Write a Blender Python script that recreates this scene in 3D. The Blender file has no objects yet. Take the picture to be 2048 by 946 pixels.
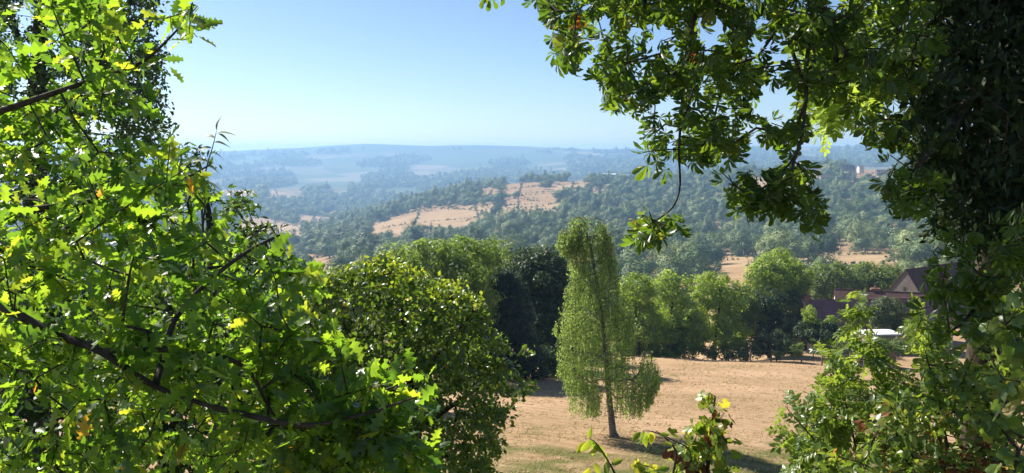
import bpy, math, random
import numpy as np
from mathutils import Vector, Matrix

R = math.radians
rng = np.random.default_rng(7)
random.seed(7)
SC = bpy.context.scene
COL = SC.collection

# ------------------------------------------------------------------ camera
F = 1577.0                      # focal length in photo pixels (2048 wide)
PITCH = math.atan(168.0 / F)    # horizon at row 305
cam_d = bpy.data.cameras.new("camera")
cam_d.sensor_width = 36.0
cam_d.lens = 36.0 * F / 2048.0
cam_d.clip_start = 0.05
cam_d.clip_end = 60000
cam = bpy.data.objects.new("camera", cam_d)
COL.objects.link(cam)
cam.location = (0, 0, 0)
cam.rotation_euler = (R(90) - PITCH, 0, 0)
SC.camera = cam

# ------------------------------------------------------------------ light
SUN_AZ, SUN_EL = R(-51), R(40)   # azimuth from +Y towards +X
sdir = Vector((math.sin(SUN_AZ) * math.cos(SUN_EL), math.cos(SUN_AZ) * math.cos(SUN_EL), math.sin(SUN_EL)))
w = bpy.data.worlds.new("World")
SC.world = w
w.use_nodes = True
nt = w.node_tree
sky = nt.nodes.new("ShaderNodeTexSky")
sky.sky_type = 'NISHITA'
sky.sun_disc = False
sky.sun_elevation = SUN_EL
sky.sun_rotation = SUN_AZ
sky.altitude = 300
sky.air_density = 0.8
sky.dust_density = 0.5
sky.ozone_density = 4.0
nt.nodes["Background"].inputs["Strength"].default_value = 0.069
nt.links.new(sky.outputs[0], nt.nodes["Background"].inputs["Color"])
sl = bpy.data.lights.new("sun", 'SUN')
sl.energy = 5.0
sl.angle = R(0.5)
sl.color = (1.0, 0.93, 0.82)
so = bpy.data.objects.new("sun", sl)
COL.objects.link(so)
so.rotation_euler = sdir.to_track_quat('Z', 'Y').to_euler()
vs = SC.view_settings
vs.view_transform = 'Standard'
vs.look = 'None'
vs.exposure = 1.05
vs.gamma = 1.0
vs.use_curve_mapping = False
SC.render.engine = 'CYCLES'
cy = SC.cycles
cy.use_denoising = True
cy.max_bounces = 5
cy.use_adaptive_sampling = True
cy.adaptive_threshold = 0.02
cy.diffuse_bounces = 3
cy.glossy_bounces = 2
cy.transmission_bounces = 4
cy.transparent_max_bounces = 6
cy.volume_bounces = 1
cy.caustics_reflective = False
cy.caustics_refractive = False

# ------------------------------------------------------------------ pixel <-> place
sp, cp = math.sin(PITCH), math.cos(PITCH)
def ray(px, py):
    cx = (px - 1024.0) / F
    cyy = (473.0 - py) / F
    return np.array([cx, cp + cyy * sp, -sp + cyy * cp])
def at(px, py, Y):
    r = ray(px, py)
    return r * (Y / r[1])
def project(P):
    P = np.asarray(P, float)
    d = P[..., 1] * cp - P[..., 2] * sp
    d = np.where(d < 0.05, 0.05, d)
    u = P[..., 1] * sp + P[..., 2] * cp
    return 1024 + F * P[..., 0] / d, 473 - F * u / d, d
def inpoly(px, py, poly):
    px = np.asarray(px, float); py = np.asarray(py, float)
    res = np.zeros(px.shape, bool)
    n = len(poly)
    for i in range(n):
        x0, y0 = poly[i]; x1, y1 = poly[(i + 1) % n]
        if y0 == y1: continue
        c = ((y0 > py) != (y1 > py)) & (px < (x1 - x0) * (py - y0) / (y1 - y0) + x0)
        res ^= c
    return res

# ------------------------------------------------------------------ terrain heights
def zpy(px, d, py):
    r = ray(px, py)
    return r[2] * d / math.hypot(r[0], r[1])
NEAR = [(0.3, -1.7), (1.5, -2.0), (3, -3.2), (5, -4.8), (9, -7.3), (15, -8.5), (24, -10.1), (32, -11.6), (45, -14.0)]
LEFT = NEAR + [(53, -15.45), (58, -16.9), (66, -21.0), (80, -26.0)]
RIGHT = NEAR + [(60, -16.75), (76, -19.6), (95, -23.2), (125, -25.5), (160, -31)]
MIDR = NEAR + [(60, -16.75), (76, -19.6), (88, -23.6), (115, -30.5), (160, -39)]
def col(px, base, pts):
    out = list(base)
    for d, v in pts:
        if d > 2500: d = 2500 + (d - 2500) * .45
        out.append((d, zpy(px, d, v) if v > 0 else v))
    return out
TAIL_L = [(2000, 388), (2300, 380), (2700, 381), (3500, 363), (4500, 355), (6000, 330)]
COLS = {
    100: col(100, LEFT, [(200, -60), (450, -98), (900, 488), (1300, 455), (1600, 430)] + TAIL_L + [(8000, 308), (8500, 306), (14000, 315)]),
    300: col(300, LEFT, [(200, -60), (450, -98), (900, 488), (1300, 455), (1600, 430)] + TAIL_L + [(8000, 307), (8500, 305), (14000, 315)]),
    430: col(430, LEFT, [(200, -60), (450, -96), (900, 484), (1250, 458), (1550, 434), (1800, 412)] + TAIL_L + [(8000, 306), (8500, 304), (14000, 315)]),
    540: col(540, LEFT, [(200, -56), (450, -90), (900, 482), (1200, 461), (1500, 437), (1750, 421), (2000, 396), (2200, 383), (2450, 378), (2700, 380), (3500, 362), (4500, 355), (6000, 328), (8000, 299), (8500, 298), (14000, 312)]),
    650: col(650, LEFT, [(200, -50), (400, 566), (510, 532), (620, 513), (900, 482), (1200, 461), (1600, 440), (2000, 425), (2300, 402), (2600, 380), (3000, 371), (3300, 373), (4500, 357), (6000, 327), (8000, 293), (8500, 292), (14000, 310)]),
    750: col(750, LEFT, [(200, -50), (450, 548), (600, 512), (750, 480), (900, 459), (1050, 447), (1200, 434), (1300, 427), (1500, 430), (2000, 428), (2400, 400), (2800, 380), (3200, 376), (4500, 356), (6000, 325), (8000, 288), (8500, 287), (14000, 310)]),
    850: col(850, LEFT, [(200, -50), (450, 540), (600, 505), (750, 474), (900, 450), (1000, 434), (1100, 418), (1250, 402), (1400, 397), (1600, 404), (2200, 405), (2800, 382), (3300, 370), (4500, 353), (6000, 325), (8000, 291), (8500, 290), (14000, 310)]),
    950: col(950, LEFT, [(200, -50), (450, 532), (600, 500), (750, 470), (850, 448), (950, 429), (1050, 413), (1150, 396), (1300, 380), (1400, 376), (1600, 380), (2500, 374), (3500, 362), (4500, 350), (6000, 323), (8000, 291), (8500, 290), (14000, 310)]),
    1040: col(1040, LEFT, [(200, -49), (420, 532), (550, 500), (700, 466), (800, 444), (900, 425), (1000, 408), (1100, 390), (1200, 377), (1300, 366), (1400, 364), (1600, 370), (2500, 370), (3500, 360), (4500, 347), (6000, 321), (8000, 292), (8500, 291), (14000, 310)]),
    1150: col(1150, MIDR, [(250, -52), (400, 536), (550, 501), (700, 466), (800, 442), (900, 421), (1000, 404), (1100, 385), (1200, 371), (1300, 363), (1400, 361), (1600, 368), (2500, 365), (3500, 355), (4500, 342), (6000, 318), (8000, 298), (8500, 297), (14000, 310)]),
    1250: col(1250, MIDR, [(250, -52), (400, 542), (500, 520), (650, 487), (800, 452), (950, 417), (1100, 390), (1250, 371), (1350, 365), (1600, 370), (2500, 362), (3500, 352), (4500, 338), (6000, 316), (8000, 300), (8500, 299), (14000, 308)]),
    1400: col(1400, MIDR, [(250, -48), (310, 572), (380, 548), (450, 528), (550, 506), (700, 472), (850, 432), (1000, 397), (1150, 371), (1250, 363), (1350, 360), (1600, 364), (2500, 357), (3500, 345), (4500, 331), (6000, 311), (8000, 298), (8600, 297), (14000, 306)]),
    1600: col(1600, RIGHT, [(250, -46), (400, 530), (480, 511), (560, 497), (700, 462), (900, 412), (1050, 376), (1200, 351), (1300, 341), (1400, 338), (1600, 343), (2500, 342), (3500, 333), (4500, 322), (6000, 306), (9000, 293), (9500, 292.5), (14000, 300)]),
    1800: col(1800, RIGHT, [(250, -46), (420, 526), (500, 506), (600, 488), (800, 432), (950, 387), (1100, 357), (1200, 347), (1300, 342), (1400, 341), (2500, 339), (4500, 320), (6000, 306), (9000, 291), (9500, 290.5), (14000, 300)]),
    2000: col(2000, RIGHT, [(250, -46), (420, 526), (500, 506), (600, 488), (800, 432), (950, 387), (1100, 357), (1200, 347), (1300, 342), (2500, 339), (4500, 320), (6000, 306), (9000, 291), (9500, 290.5), (14000, 300)]),
}
TU = np.linspace(-0.75, 0.75, 151)
TL = np.linspace(math.log(0.3), math.log(7680), 520)
_ck = sorted(COLS)
_cu = np.array([(c - 1024) / F for c in _ck])
_ct = np.array([np.interp(TL, np.log([p[0] for p in COLS[c]]), [p[1] for p in COLS[c]]) for c in _ck])
TZ = np.empty((len(TU), len(TL)))
for j in range(len(TL)):
    TZ[:, j] = np.interp(TU, _cu, _ct[:, j])
def blur(a, n, axis):
    for _ in range(n):
        b = np.concatenate([np.take(a, [0], axis), a, np.take(a, [-1], axis)], axis)
        L = a.shape[axis]
        a = 0.25 * np.take(b, range(0, L), axis) + 0.5 * np.take(b, range(1, L + 1), axis) + 0.25 * np.take(b, range(2, L + 2), axis)
    return a
TZ = blur(blur(TZ, 3, 1), 6, 0)
def vnoise(x, y, seed=0):
    xi = np.floor(x).astype(np.int64); yi = np.floor(y).astype(np.int64)
    fx = x - xi; fy = y - yi
    fx = fx * fx * (3 - 2 * fx); fy = fy * fy * (3 - 2 * fy)
    def h(a, b):
        n = (a * 374761393 + b * 668265263 + seed * 974634777) & 0x7fffffff
        n = ((n ^ (n >> 13)) * 1274126177) & 0x7fffffff
        return ((n ^ (n >> 16)) & 0xffff) / 65535.0
    return (h(xi, yi) * (1 - fx) + h(xi + 1, yi) * fx) * (1 - fy) + (h(xi, yi + 1) * (1 - fx) + h(xi + 1, yi + 1) * fx) * fy
def H(x, y):
    x = np.asarray(x, float); y = np.asarray(y, float)
    d = np.maximum(np.hypot(x, y), 0.31)
    az = np.arctan2(x, y)
    u = np.tan(np.clip(az, -0.64, 0.64))
    fu = np.clip((u - TU[0]) / (TU[1] - TU[0]), 0, len(TU) - 1.001)
    fl = np.clip((np.log(d) - TL[0]) / (TL[1] - TL[0]), 0, len(TL) - 1.001)
    iu = fu.astype(int); il = fl.astype(int); fu = fu - iu; fl = fl - il
    z = (TZ[iu, il] * (1 - fl) + TZ[iu, il + 1] * fl) * (1 - fu) + (TZ[iu + 1, il] * (1 - fl) + TZ[iu + 1, il + 1] * fl) * fu
    amp = np.clip((d - 15) / 60, 0, 1) * 0.12 + np.clip((d - 300) / 800, 0, 1) * 1.6
    z = z + amp * (vnoise(x / 23.0, y / 23.0, 3) - 0.5) + 0.10 * (vnoise(x / 3.1, y / 3.1, 5) - 0.5) * np.clip(1 - d / 120, 0, 1)
    far = np.clip((d - 3400) / 1200, 0, 1)
    z = z + far * 12 * (vnoise(x / 330.0, y / 500.0, 9) - 0.5) + far * 6 * (vnoise(x / 100.0, y / 180.0, 11) - 0.5)
    return z
def hit(px, py, d0=10.0, d1=9000.0):
    r = ray(px, py); r = r / math.hypot(r[0], r[1])
    ds = np.exp(np.linspace(math.log(d0), math.log(d1), 3000))
    below = r[2] * ds < H(r[0] * ds, r[1] * ds)
    k = int(np.argmax(below)) if below.any() else len(ds) - 1
    d = ds[k]
    return np.array([r[0] * d, r[1] * d, float(H(r[0] * d, r[1] * d))])
def ground(px, Y):
    x = (px - 1024) / F * Y * 1.03
    return np.array([x, Y, float(H(x, Y))])

# ------------------------------------------------------------------ object helpers
def tag(o, label=None, cat=None, group=None, kind=None):
    if label: o["label"] = label
    if cat: o["category"] = cat
    if group: o["group"] = group
    if kind: o["kind"] = kind
    return o
def thing(name, label, cat, loc, group=None, rotz=0.0):
    o = bpy.data.objects.new(name, None)
    o.empty_display_size = 0.2
    COL.objects.link(o)
    o.location = [float(v) for v in loc]
    o.rotation_euler = (0, 0, rotz)
    return tag(o, label, cat, group)
def mesh_np(name, V, loops, starts, totals, mat, tint=None, smooth=False):
    me = bpy.data.meshes.new(name)
    V = np.ascontiguousarray(V, np.float32)
    me.vertices.add(len(V)); me.vertices.foreach_set("co", V.ravel())
    me.loops.add(len(loops)); me.loops.foreach_set("vertex_index", np.ascontiguousarray(loops, np.int32))
    me.polygons.add(len(starts)); me.polygons.foreach_set("loop_start", np.ascontiguousarray(starts, np.int32))
    me.polygons.foreach_set("loop_total", np.ascontiguousarray(totals, np.int32))
    if tint is not None:
        a = me.attributes.new("tint", 'FLOAT', 'POINT')
        a.data.foreach_set("value", np.ascontiguousarray(tint, np.float32))
    if smooth:
        me.polygons.foreach_set("use_smooth", np.ones(len(starts), bool))
    me.update(calc_edges=True)
    me.validate()
    if mat: me.materials.append(mat)
    return me
def mesh_quads(name, V, Q, mat, tint=None, smooth=False):
    Q = np.asarray(Q)
    k = Q.shape[1]
    return mesh_np(name, V, Q.ravel(), np.arange(len(Q)) * k, np.full(len(Q), k), mat, tint, smooth)
def link(name, me, parent=None, loc=None):
    o = bpy.data.objects.new(name, me)
    COL.objects.link(o)
    if parent is not None: o.parent = parent
    if loc is not None: o.location = [float(v) for v in loc]
    return o
def nrm(v):
    v = np.asarray(v, float)
    return v / np.maximum(np.linalg.norm(v, axis=-1, keepdims=True), 1e-9)
def frames(d, n):
    """rotation matrices with columns side, along, normal"""
    d = nrm(d); s = np.cross(d, n); bad = np.linalg.norm(s, axis=-1) < 1e-4
    if bad.any(): s[bad] = np.cross(d[bad], np.array([0.31, 0.2, 0.9]))
    s = nrm(s); n2 = np.cross(s, d)
    return np.stack([s, d, n2], axis=-1)
def scatter(T, Q, pos, Rm, sc):
    """copies of template (T verts, Q quads) -> V, quads, per-vertex copy index"""
    k = len(pos)
    V = pos[:, None, :] + np.einsum('kij,vj->kvi', Rm, T) * np.asarray(sc)[:, None, None]
    Qs = (Q[None] + (np.arange(k) * len(T))[:, None, None]).reshape(-1, Q.shape[1])
    return V.reshape(-1, 3), Qs, np.repeat(np.arange(k), len(T))
def tubes(P, par, rad, sides=5):
    """frustum per edge child->parent"""
    P = np.asarray(P, float); par = np.asarray(par); rad = np.asarray(rad, float)
    idx = np.nonzero(par >= 0)[0]
    A = P[par[idx]]; B = P[idx]; ra = np.minimum(rad[par[idx]], rad[idx] * 1.5); rb = rad[idx]
    d = nrm(B - A)
    ref = np.where(np.abs(d[:, 2:3]) > 0.9, np.array([[1.0, 0, 0]]), np.array([[0, 0, 1.0]]))
    s = nrm(np.cross(d, ref)); t = np.cross(d, s)
    ang = np.arange(sides) * 2 * math.pi / sides
    ring = s[:, None] * np.cos(ang)[None, :, None] + t[:, None] * np.sin(ang)[None, :, None]
    ov = (d * (rb * 0.3)[:, None])[:, None]
    V = np.concatenate([A[:, None] - ov + ring * ra[:, None, None], B[:, None] + ov + ring * rb[:, None, None]], axis=1)
    k = len(idx)
    q = np.array([[i, (i + 1) % sides, sides + (i + 1) % sides, sides + i] for i in range(sides)])
    Q = (q[None] + (np.arange(k) * 2 * sides)[:, None, None]).reshape(-1, 4)
    return V.reshape(-1, 3), Q
def polyline(pts, rads, n=6):
    """smooth polyline through control points -> nodes, parents, radii"""
    pts = np.asarray(pts, float); m = len(pts)
    out = []; rr = []
    for i in range(m - 1):
        p1 = pts[i]; p2 = pts[i + 1]
        L = np.linalg.norm(p2 - p1)
        m1 = nrm(p2 - pts[i - 1]) * min(L, np.linalg.norm(p1 - pts[i - 1])) if i > 0 else p2 - p1
        m2 = nrm(pts[i + 2] - p1) * min(L, np.linalg.norm(pts[i + 2] - p2)) if i + 2 < m else p2 - p1
        for k in range(n):
            t = k / n
            out.append((2 * t ** 3 - 3 * t * t + 1) * p1 + (t ** 3 - 2 * t * t + t) * m1 + (-2 * t ** 3 + 3 * t * t) * p2 + (t ** 3 - t * t) * m2)
            rr.append(rads[i] * (1 - t) + rads[i + 1] * t)
    out.append(pts[-1]); rr.append(rads[-1])
    return np.array(out), np.arange(-1, len(out) - 1), np.array(rr)
def stem(name, pts, rads, mat, parent, base, sides=7, n=6, wob=0.0):
    P, par, rr = polyline(pts, rads, n)
    if wob: P = P + rng.normal(0, wob, P.shape)
    k = len(P)
    d = nrm(np.gradient(P, axis=0))
    ref = np.array([0.3, 0.9, 0.2])
    s = nrm(np.cross(d, ref)); t = np.cross(d, s)
    ang = np.arange(sides) * 2 * math.pi / sides
    V = P[:, None] + (s[:, None] * np.cos(ang)[None, :, None] + t[:, None] * np.sin(ang)[None, :, None]) * rr[:, None, None]
    Q = [[i * sides + j, i * sides + (j + 1) % sides, (i + 1) * sides + (j + 1) % sides, (i + 1) * sides + j] for i in range(k - 1) for j in range(sides)]
    o = link(name, mesh_quads(name, V.reshape(-1, 3) - base, Q, mat, smooth=True), parent)
    return o, P
def grow(root_pts, targets, step, wob=0.12, sag=0.0, pathw=0.25):
    """attach targets to nearest skeleton node; returns nodes, parents, tip index of each target"""
    P = [np.asarray(p, float) for p in root_pts]
    par = [-1] * len(P); pl = list(np.arange(len(P)) * 0.0)
    T = np.asarray(targets, float)
    d0 = np.min(np.linalg.norm(T[:, None] - np.array(P)[None], axis=-1), axis=1)
    tips = np.zeros(len(T), int)
    buf = np.zeros((len(P) + len(T) * 14 + 10, 3)); buf[:len(P)] = P
    plb = np.zeros(len(buf)); n = len(P)
    for i in np.argsort(d0):
        dist = np.linalg.norm(buf[:n] - T[i], axis=1) + pathw * plb[:n]
        j = int(np.argmin(dist)); a = buf[j].copy(); L = np.linalg.norm(T[i] - a)
        k = int(min(12, max(1, math.ceil(L / step))))
        prev = j
        for q in range(1, k + 1):
            t = q / k
            p = a + (T[i] - a) * t
            if q < k: p = p + rng.normal(0, wob * L / k, 3) + np.array([0, 0, -sag * L * math.sin(math.pi * t)])
            buf[n] = p; par.append(prev); plb[n] = plb[prev] + L / k
            prev = n; n += 1
        tips[i] = prev
    return buf[:n].copy(), np.array(par), tips
def pipe(par, tips, r_tip, expo=0.42, rmin=None):
    cnt = np.zeros(len(par))
    cnt[tips] += 1
    for i in range(len(par) - 1, -1, -1):
        if par[i] >= 0: cnt[par[i]] += cnt[i]
    r = r_tip * np.maximum(cnt, 1) ** expo
    return r

# ------------------------------------------------------------------ materials
def newmat(name):
    m = bpy.data.materials.new(name); m.use_nodes = True
    m.node_tree.nodes.clear()
    return m, m.node_tree.nodes, m.node_tree.links
def leaf_mat(name, cols, trans, tw=0.42, rough=0.45, spec=0.35, scale=30.0, per_tree=False):
    """cols: list of (pos, rgb) of reflected colour by per-leaf tint; trans: rgb gain of the light that passes through"""
    m, N, L = newmat(name)
    out = N.new("ShaderNodeOutputMaterial")
    at_ = N.new("ShaderNodeAttribute"); at_.attribute_name = "tint"
    oi = N.new("ShaderNodeObjectInfo")
    add = N.new("ShaderNodeMath"); add.operation = 'ADD'
    L.new(at_.outputs["Fac"], add.inputs[0]); L.new(oi.outputs["Random"], add.inputs[1])
    fr = N.new("ShaderNodeMath"); fr.operation = 'MULTIPLY' if per_tree else 'FRACT'; L.new(add.outputs[0], fr.inputs[0]); fr.inputs[1].default_value = 0.5
    if per_tree:
        wa = N.new('ShaderNodeMath'); wa.operation = 'MULTIPLY'; wa.inputs[1].default_value = .5; L.new(at_.outputs['Fac'], wa.inputs[0]); L.new(wa.outputs[0], add.inputs[0])
        wb = N.new('ShaderNodeMath'); wb.operation = 'MULTIPLY'; wb.inputs[1].default_value = 1.5; L.new(oi.outputs['Random'], wb.inputs[0]); L.new(wb.outputs[0], add.inputs[1])
    cr = N.new("ShaderNodeValToRGB"); e = cr.color_ramp.elements
    e[0].position = cols[0][0]; e[0].color = (*cols[0][1], 1)
    e[1].position = cols[-1][0]; e[1].color = (*cols[-1][1], 1)
    for p, c in cols[1:-1]:
        q = e.new(p); q.color = (*c, 1)
    L.new(fr.outputs[0], cr.inputs[0])
    geo = N.new("ShaderNodeNewGeometry")
    nz = N.new("ShaderNodeTexNoise"); nz.inputs["Scale"].default_value = scale; nz.inputs["Detail"].default_value = 2
    L.new(geo.outputs["Position"], nz.inputs["Vector"])
    mr = N.new("ShaderNodeMapRange"); mr.inputs["To Min"].default_value = 0.72; mr.inputs["To Max"].default_value = 1.28
    L.new(nz.outputs["Fac"], mr.inputs["Value"])
    mul = N.new("ShaderNodeVectorMath"); mul.operation = 'SCALE'
    L.new(cr.outputs["Color"], mul.inputs[0]); L.new(mr.outputs[0], mul.inputs["Scale"])
    pb = N.new("ShaderNodeBsdfPrincipled")
    pb.inputs["Roughness"].default_value = rough; pb.inputs["Specular IOR Level"].default_value = spec
    L.new(mul.outputs[0], pb.inputs["Base Color"])
    tm = N.new("ShaderNodeVectorMath"); tm.operation = 'MULTIPLY'
    L.new(mul.outputs[0], tm.inputs[0]); tm.inputs[1].default_value = trans
    tr = N.new("ShaderNodeBsdfTranslucent"); L.new(tm.outputs[0], tr.inputs["Color"])
    mx = N.new("ShaderNodeMixShader"); mx.inputs[0].default_value = tw
    L.new(pb.outputs[0], mx.inputs[1]); L.new(tr.outputs[0], mx.inputs[2])
    L.new(mx.outputs[0], out.inputs["Surface"])
    return m
def plain_mat(name, a, b, scale=8.0, rough=0.85, bump=0.3, spec=0.2, stretch=(1, 1, 1), detail=5.0):
    m, N, L = newmat(name)
    out = N.new("ShaderNodeOutputMaterial")
    tc = N.new("ShaderNodeTexCoord"); mp = N.new("ShaderNodeMapping"); mp.inputs["Scale"].default_value = stretch
    L.new(tc.outputs["Object"], mp.inputs["Vector"])
    nz = N.new("ShaderNodeTexNoise"); nz.inputs["Scale"].default_value = scale; nz.inputs["Detail"].default_value = detail
    L.new(mp.outputs[0], nz.inputs["Vector"])
    cr = N.new("ShaderNodeValToRGB"); e = cr.color_ramp.elements
    e[0].position = 0.3; e[0].color = (*a, 1); e[1].position = 0.7; e[1].color = (*b, 1)
    L.new(nz.outputs["Fac"], cr.inputs[0])
    pb = N.new("ShaderNodeBsdfPrincipled"); pb.inputs["Roughness"].default_value = rough
    pb.inputs["Specular IOR Level"].default_value = spec
    L.new(cr.outputs[0], pb.inputs["Base Color"])
    if bump:
        bp = N.new("ShaderNodeBump"); bp.inputs["Strength"].default_value = bump
        L.new(nz.outputs["Fac"], bp.inputs["Height"]); L.new(bp.outputs[0], pb.inputs["Normal"])
    L.new(pb.outputs[0], out.inputs["Surface"])
    return m
M = {}
G = lambda *c: tuple(c)
M['oak'] = leaf_mat("oak_leaf", [(0, G(.024, .060, .014)), (.5, G(.050, .104, .018)), (.85, G(.082, .145, .022)), (.996, G(.12, .16, .03)), (1, G(.30, .11, .03))], (6.2, 5.2, 1.6), 0.49, 0.36, 0.5, 40)
M['tall'] = leaf_mat("tall_leaf", [(0, G(.030, .062, .018)), (1, G(.055, .10, .022))], (2.6, 2.6, 1.2), 0.35, 0.42, 0.4, 10)
M['young'] = leaf_mat("young_oak_leaf", [(0, G(.035, .07, .016)), (1, G(.065, .11, .02))], (3.0, 3.0, 1.3), 0.38, 0.42, 0.4, 10)
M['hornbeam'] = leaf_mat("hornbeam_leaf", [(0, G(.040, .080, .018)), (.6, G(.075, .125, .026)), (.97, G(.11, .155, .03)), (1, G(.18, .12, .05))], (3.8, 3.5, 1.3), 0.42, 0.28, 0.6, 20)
M['hornbeam_sunlit'] = leaf_mat("hornbeam_sunlit_leaf", [(0, G(.09, .15, .024)), (1, G(.18, .225, .036))], (3.4, 3.0, 1.1), 0.45, 0.35, 0.45, 20)  # yellower copy of the hornbeam leaf, sunlight put into its colour
M['chestnut'] = leaf_mat("chestnut_leaf", [(0, G(.030, .060, .014)), (.6, G(.048, .088, .016)), (.95, G(.065, .10, .018)), (.996, G(.10, .12, .03)), (1, G(.26, .12, .03))], (4.8, 4.4, 1.3), 0.45, 0.38, 0.45, 25)
M['chestnut_dry'] = leaf_mat("chestnut_dry_leaf", [(0, G(.42, .17, .03)), (1, G(.30, .11, .03))], (1.8, 1.6, 1.0), 0.4, 0.6, 0.2, 25)
M['walnut'] = leaf_mat("walnut_leaf", [(0, G(.09, .15, .034)), (1, G(.20, .265, .058))], (2.6, 2.6, 1.1), 0.42, 0.5, 0.3, 2)
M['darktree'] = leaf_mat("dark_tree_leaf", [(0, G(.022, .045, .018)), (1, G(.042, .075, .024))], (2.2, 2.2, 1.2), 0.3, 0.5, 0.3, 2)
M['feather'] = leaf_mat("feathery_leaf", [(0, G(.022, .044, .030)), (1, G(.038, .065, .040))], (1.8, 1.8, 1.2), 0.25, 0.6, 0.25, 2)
M['birch'] = leaf_mat("birch_leaf", [(0, G(.11, .175, .052)), (.7, G(.20, .285, .085)), (1, G(.31, .38, .13))], (2.2, 2.2, 1.2), 0.45, 0.45, 0.35, 3)
M['robinia'] = leaf_mat("robinia_leaf", [(0, G(.115, .185, .036)), (1, G(.24, .31, .062))], (2.6, 2.5, 1.1), 0.46, 0.5, 0.3, 1.5)
M['ash'] = leaf_mat("ash_leaf", [(0, G(.075, .12, .032)), (1, G(.15, .20, .052))], (2.4, 2.4, 1.1), 0.42, 0.5, 0.3, 1.5)
M['grey_green'] = leaf_mat("grey_green_leaf", [(0, G(.055, .08, .034)), (1, G(.10, .13, .055))], (2.2, 2.2, 1.2), 0.33, 0.55, 0.3, 1.5)
M['valley'] = leaf_mat("valley_leaf", [(0, G(.040, .076, .030)), (.5, G(.13, .185, .058)), (1, G(.27, .31, .105))], (1.8, 1.8, 1.1), 0.08, 0.6, 0.2, 0.12, True)
M['thuja'] = leaf_mat("thuja_spray", [(0, G(.014, .028, .010)), (1, G(.034, .055, .018))], (1.6, 1.6, 1.0), 0.2, 0.6, 0.2, 20)
M['shrub'] = leaf_mat("shrub_leaf", [(0, G(.055, .10, .026)), (.7, G(.12, .18, .040)), (.93, G(.20, .22, .052)), (.97, G(.24, .22, .10)), (1, G(.22, .09, .04))], (3.2, 3.0, 1.2), 0.42, 0.34, 0.5, 25)
M['shoot'] = leaf_mat("shoot_leaf", [(0, G(.065, .115, .028)), (1, G(.16, .215, .05))], (3.2, 3.0, 1.2), 0.42, 0.34, 0.5, 25)
M['vine'] = leaf_mat("vine_leaf", [(0, G(.085, .15, .025)), (.7, G(.15, .21, .035)), (1, G(.26, .26, .05))], (3.2, 2.8, 1.1), 0.45, 0.38, 0.45, 30)
M['dry'] = leaf_mat("dry_leaf", [(0, G(.11, .040, .018)), (1, G(.20, .075, .03))], (1.4, 1.2, 1.0), 0.25, 0.7, 0.2, 30)
M['silver'] = leaf_mat("wilted_leaf", [(0, G(.20, .24, .16)), (1, G(.32, .34, .24))], (1.4, 1.4, 1.1), 0.3, 0.6, 0.3, 30)
M['bark'] = plain_mat("bark", (.030, .022, .016), (.085, .066, .050), 22, 0.9, 0.6, 0.15, (1, 1, .35))
M['bark_grey'] = plain_mat("bark_grey", (.06, .05, .042), (.15, .13, .11), 14, 0.9, 0.5, 0.15, (1, 1, .35))
M['birch_bark'] = plain_mat("birch_bark", (.07, .055, .045), (.30, .26, .22), 6, 0.85, 0.4, 0.2, (1, 1, 2.2))
M['wood'] = plain_mat("weathered_wood", (.10, .075, .055), (.22, .17, .125), 9, 0.9, 0.4, 0.15, (1, 1, .2))
M['wire'] = plain_mat("galvanised_wire", (.28, .28, .28), (.36, .36, .36), 20, 0.5, 0, 0.4)
M['mast'] = plain_mat("galvanised_mast", (.50, .50, .50), (.62, .62, .62), 2, 0.5, 0, 0.4)
M['stone'] = plain_mat("rubble_wall", (.28, .21, .15), (.46, .37, .28), 1.8, 0.95, 0.5, 0.1)
M['render'] = plain_mat("pale_render", (.55, .49, .42), (.68, .62, .55), 1.2, 0.95, 0.2, 0.1)
M['greywall'] = plain_mat("grey_shade_render", (.11, .10, .09), (.17, .15, .135), 1.3, 0.95, 0.2, 0.1)  # darkened so the tall barn's gable carries its shade in the colour
M['white'] = plain_mat("white_sheet", (.72, .72, .72), (.82, .82, .81), 2, 0.6, 0.05, 0.3)
M['glass'] = plain_mat("dark_window_glass", (.015, .018, .022), (.03, .035, .04), 2, 0.12, 0, 0.6)
def roof_mat(name, a, b):
    m, N, L = newmat(name)
    out = N.new("ShaderNodeOutputMaterial")
    tc = N.new("ShaderNodeTexCoord")
    br = N.new("ShaderNodeTexBrick"); br.inputs["Scale"].default_value = 1.0
    br.inputs["Brick Width"].default_value = 0.17; br.inputs["Row Height"].default_value = 0.11
    br.inputs["Mortar Size"].default_value = 0.012; br.inputs["Color1"].default_value = (*a, 1); br.inputs["Color2"].default_value = (*b, 1)
    br.inputs["Mortar"].default_value = (a[0] * .4, a[1] * .4, a[2] * .4, 1)
    L.new(tc.outputs["UV"], br.inputs["Vector"])
    nz = N.new("ShaderNodeTexNoise"); nz.inputs["Scale"].default_value = 0.9; nz.inputs["Detail"].default_value = 6
    L.new(tc.outputs["Object"], nz.inputs["Vector"])
    mr = N.new("ShaderNodeMapRange"); mr.inputs["To Min"].default_value = 0.6; mr.inputs["To Max"].default_value = 1.4
    L.new(nz.outputs["Fac"], mr.inputs["Value"])
    ml = N.new("ShaderNodeVectorMath"); ml.operation = 'SCALE'
    L.new(br.outputs["Color"], ml.inputs[0]); L.new(mr.outputs[0], ml.inputs["Scale"])
    pb = N.new("ShaderNodeBsdfPrincipled"); pb.inputs["Roughness"].default_value = 0.85; pb.inputs["Specular IOR Level"].default_value = 0.25
    L.new(ml.outputs[0], pb.inputs["Base Color"])
    bp = N.new("ShaderNodeBump"); bp.inputs["Strength"].default_value = 0.5; bp.inputs["Distance"].default_value = 0.02
    L.new(br.outputs["Fac"], bp.inputs["Height"]); bp.invert = True
    L.new(bp.outputs[0], pb.inputs["Normal"])
    L.new(pb.outputs[0], out.inputs["Surface"])
    return m
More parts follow.
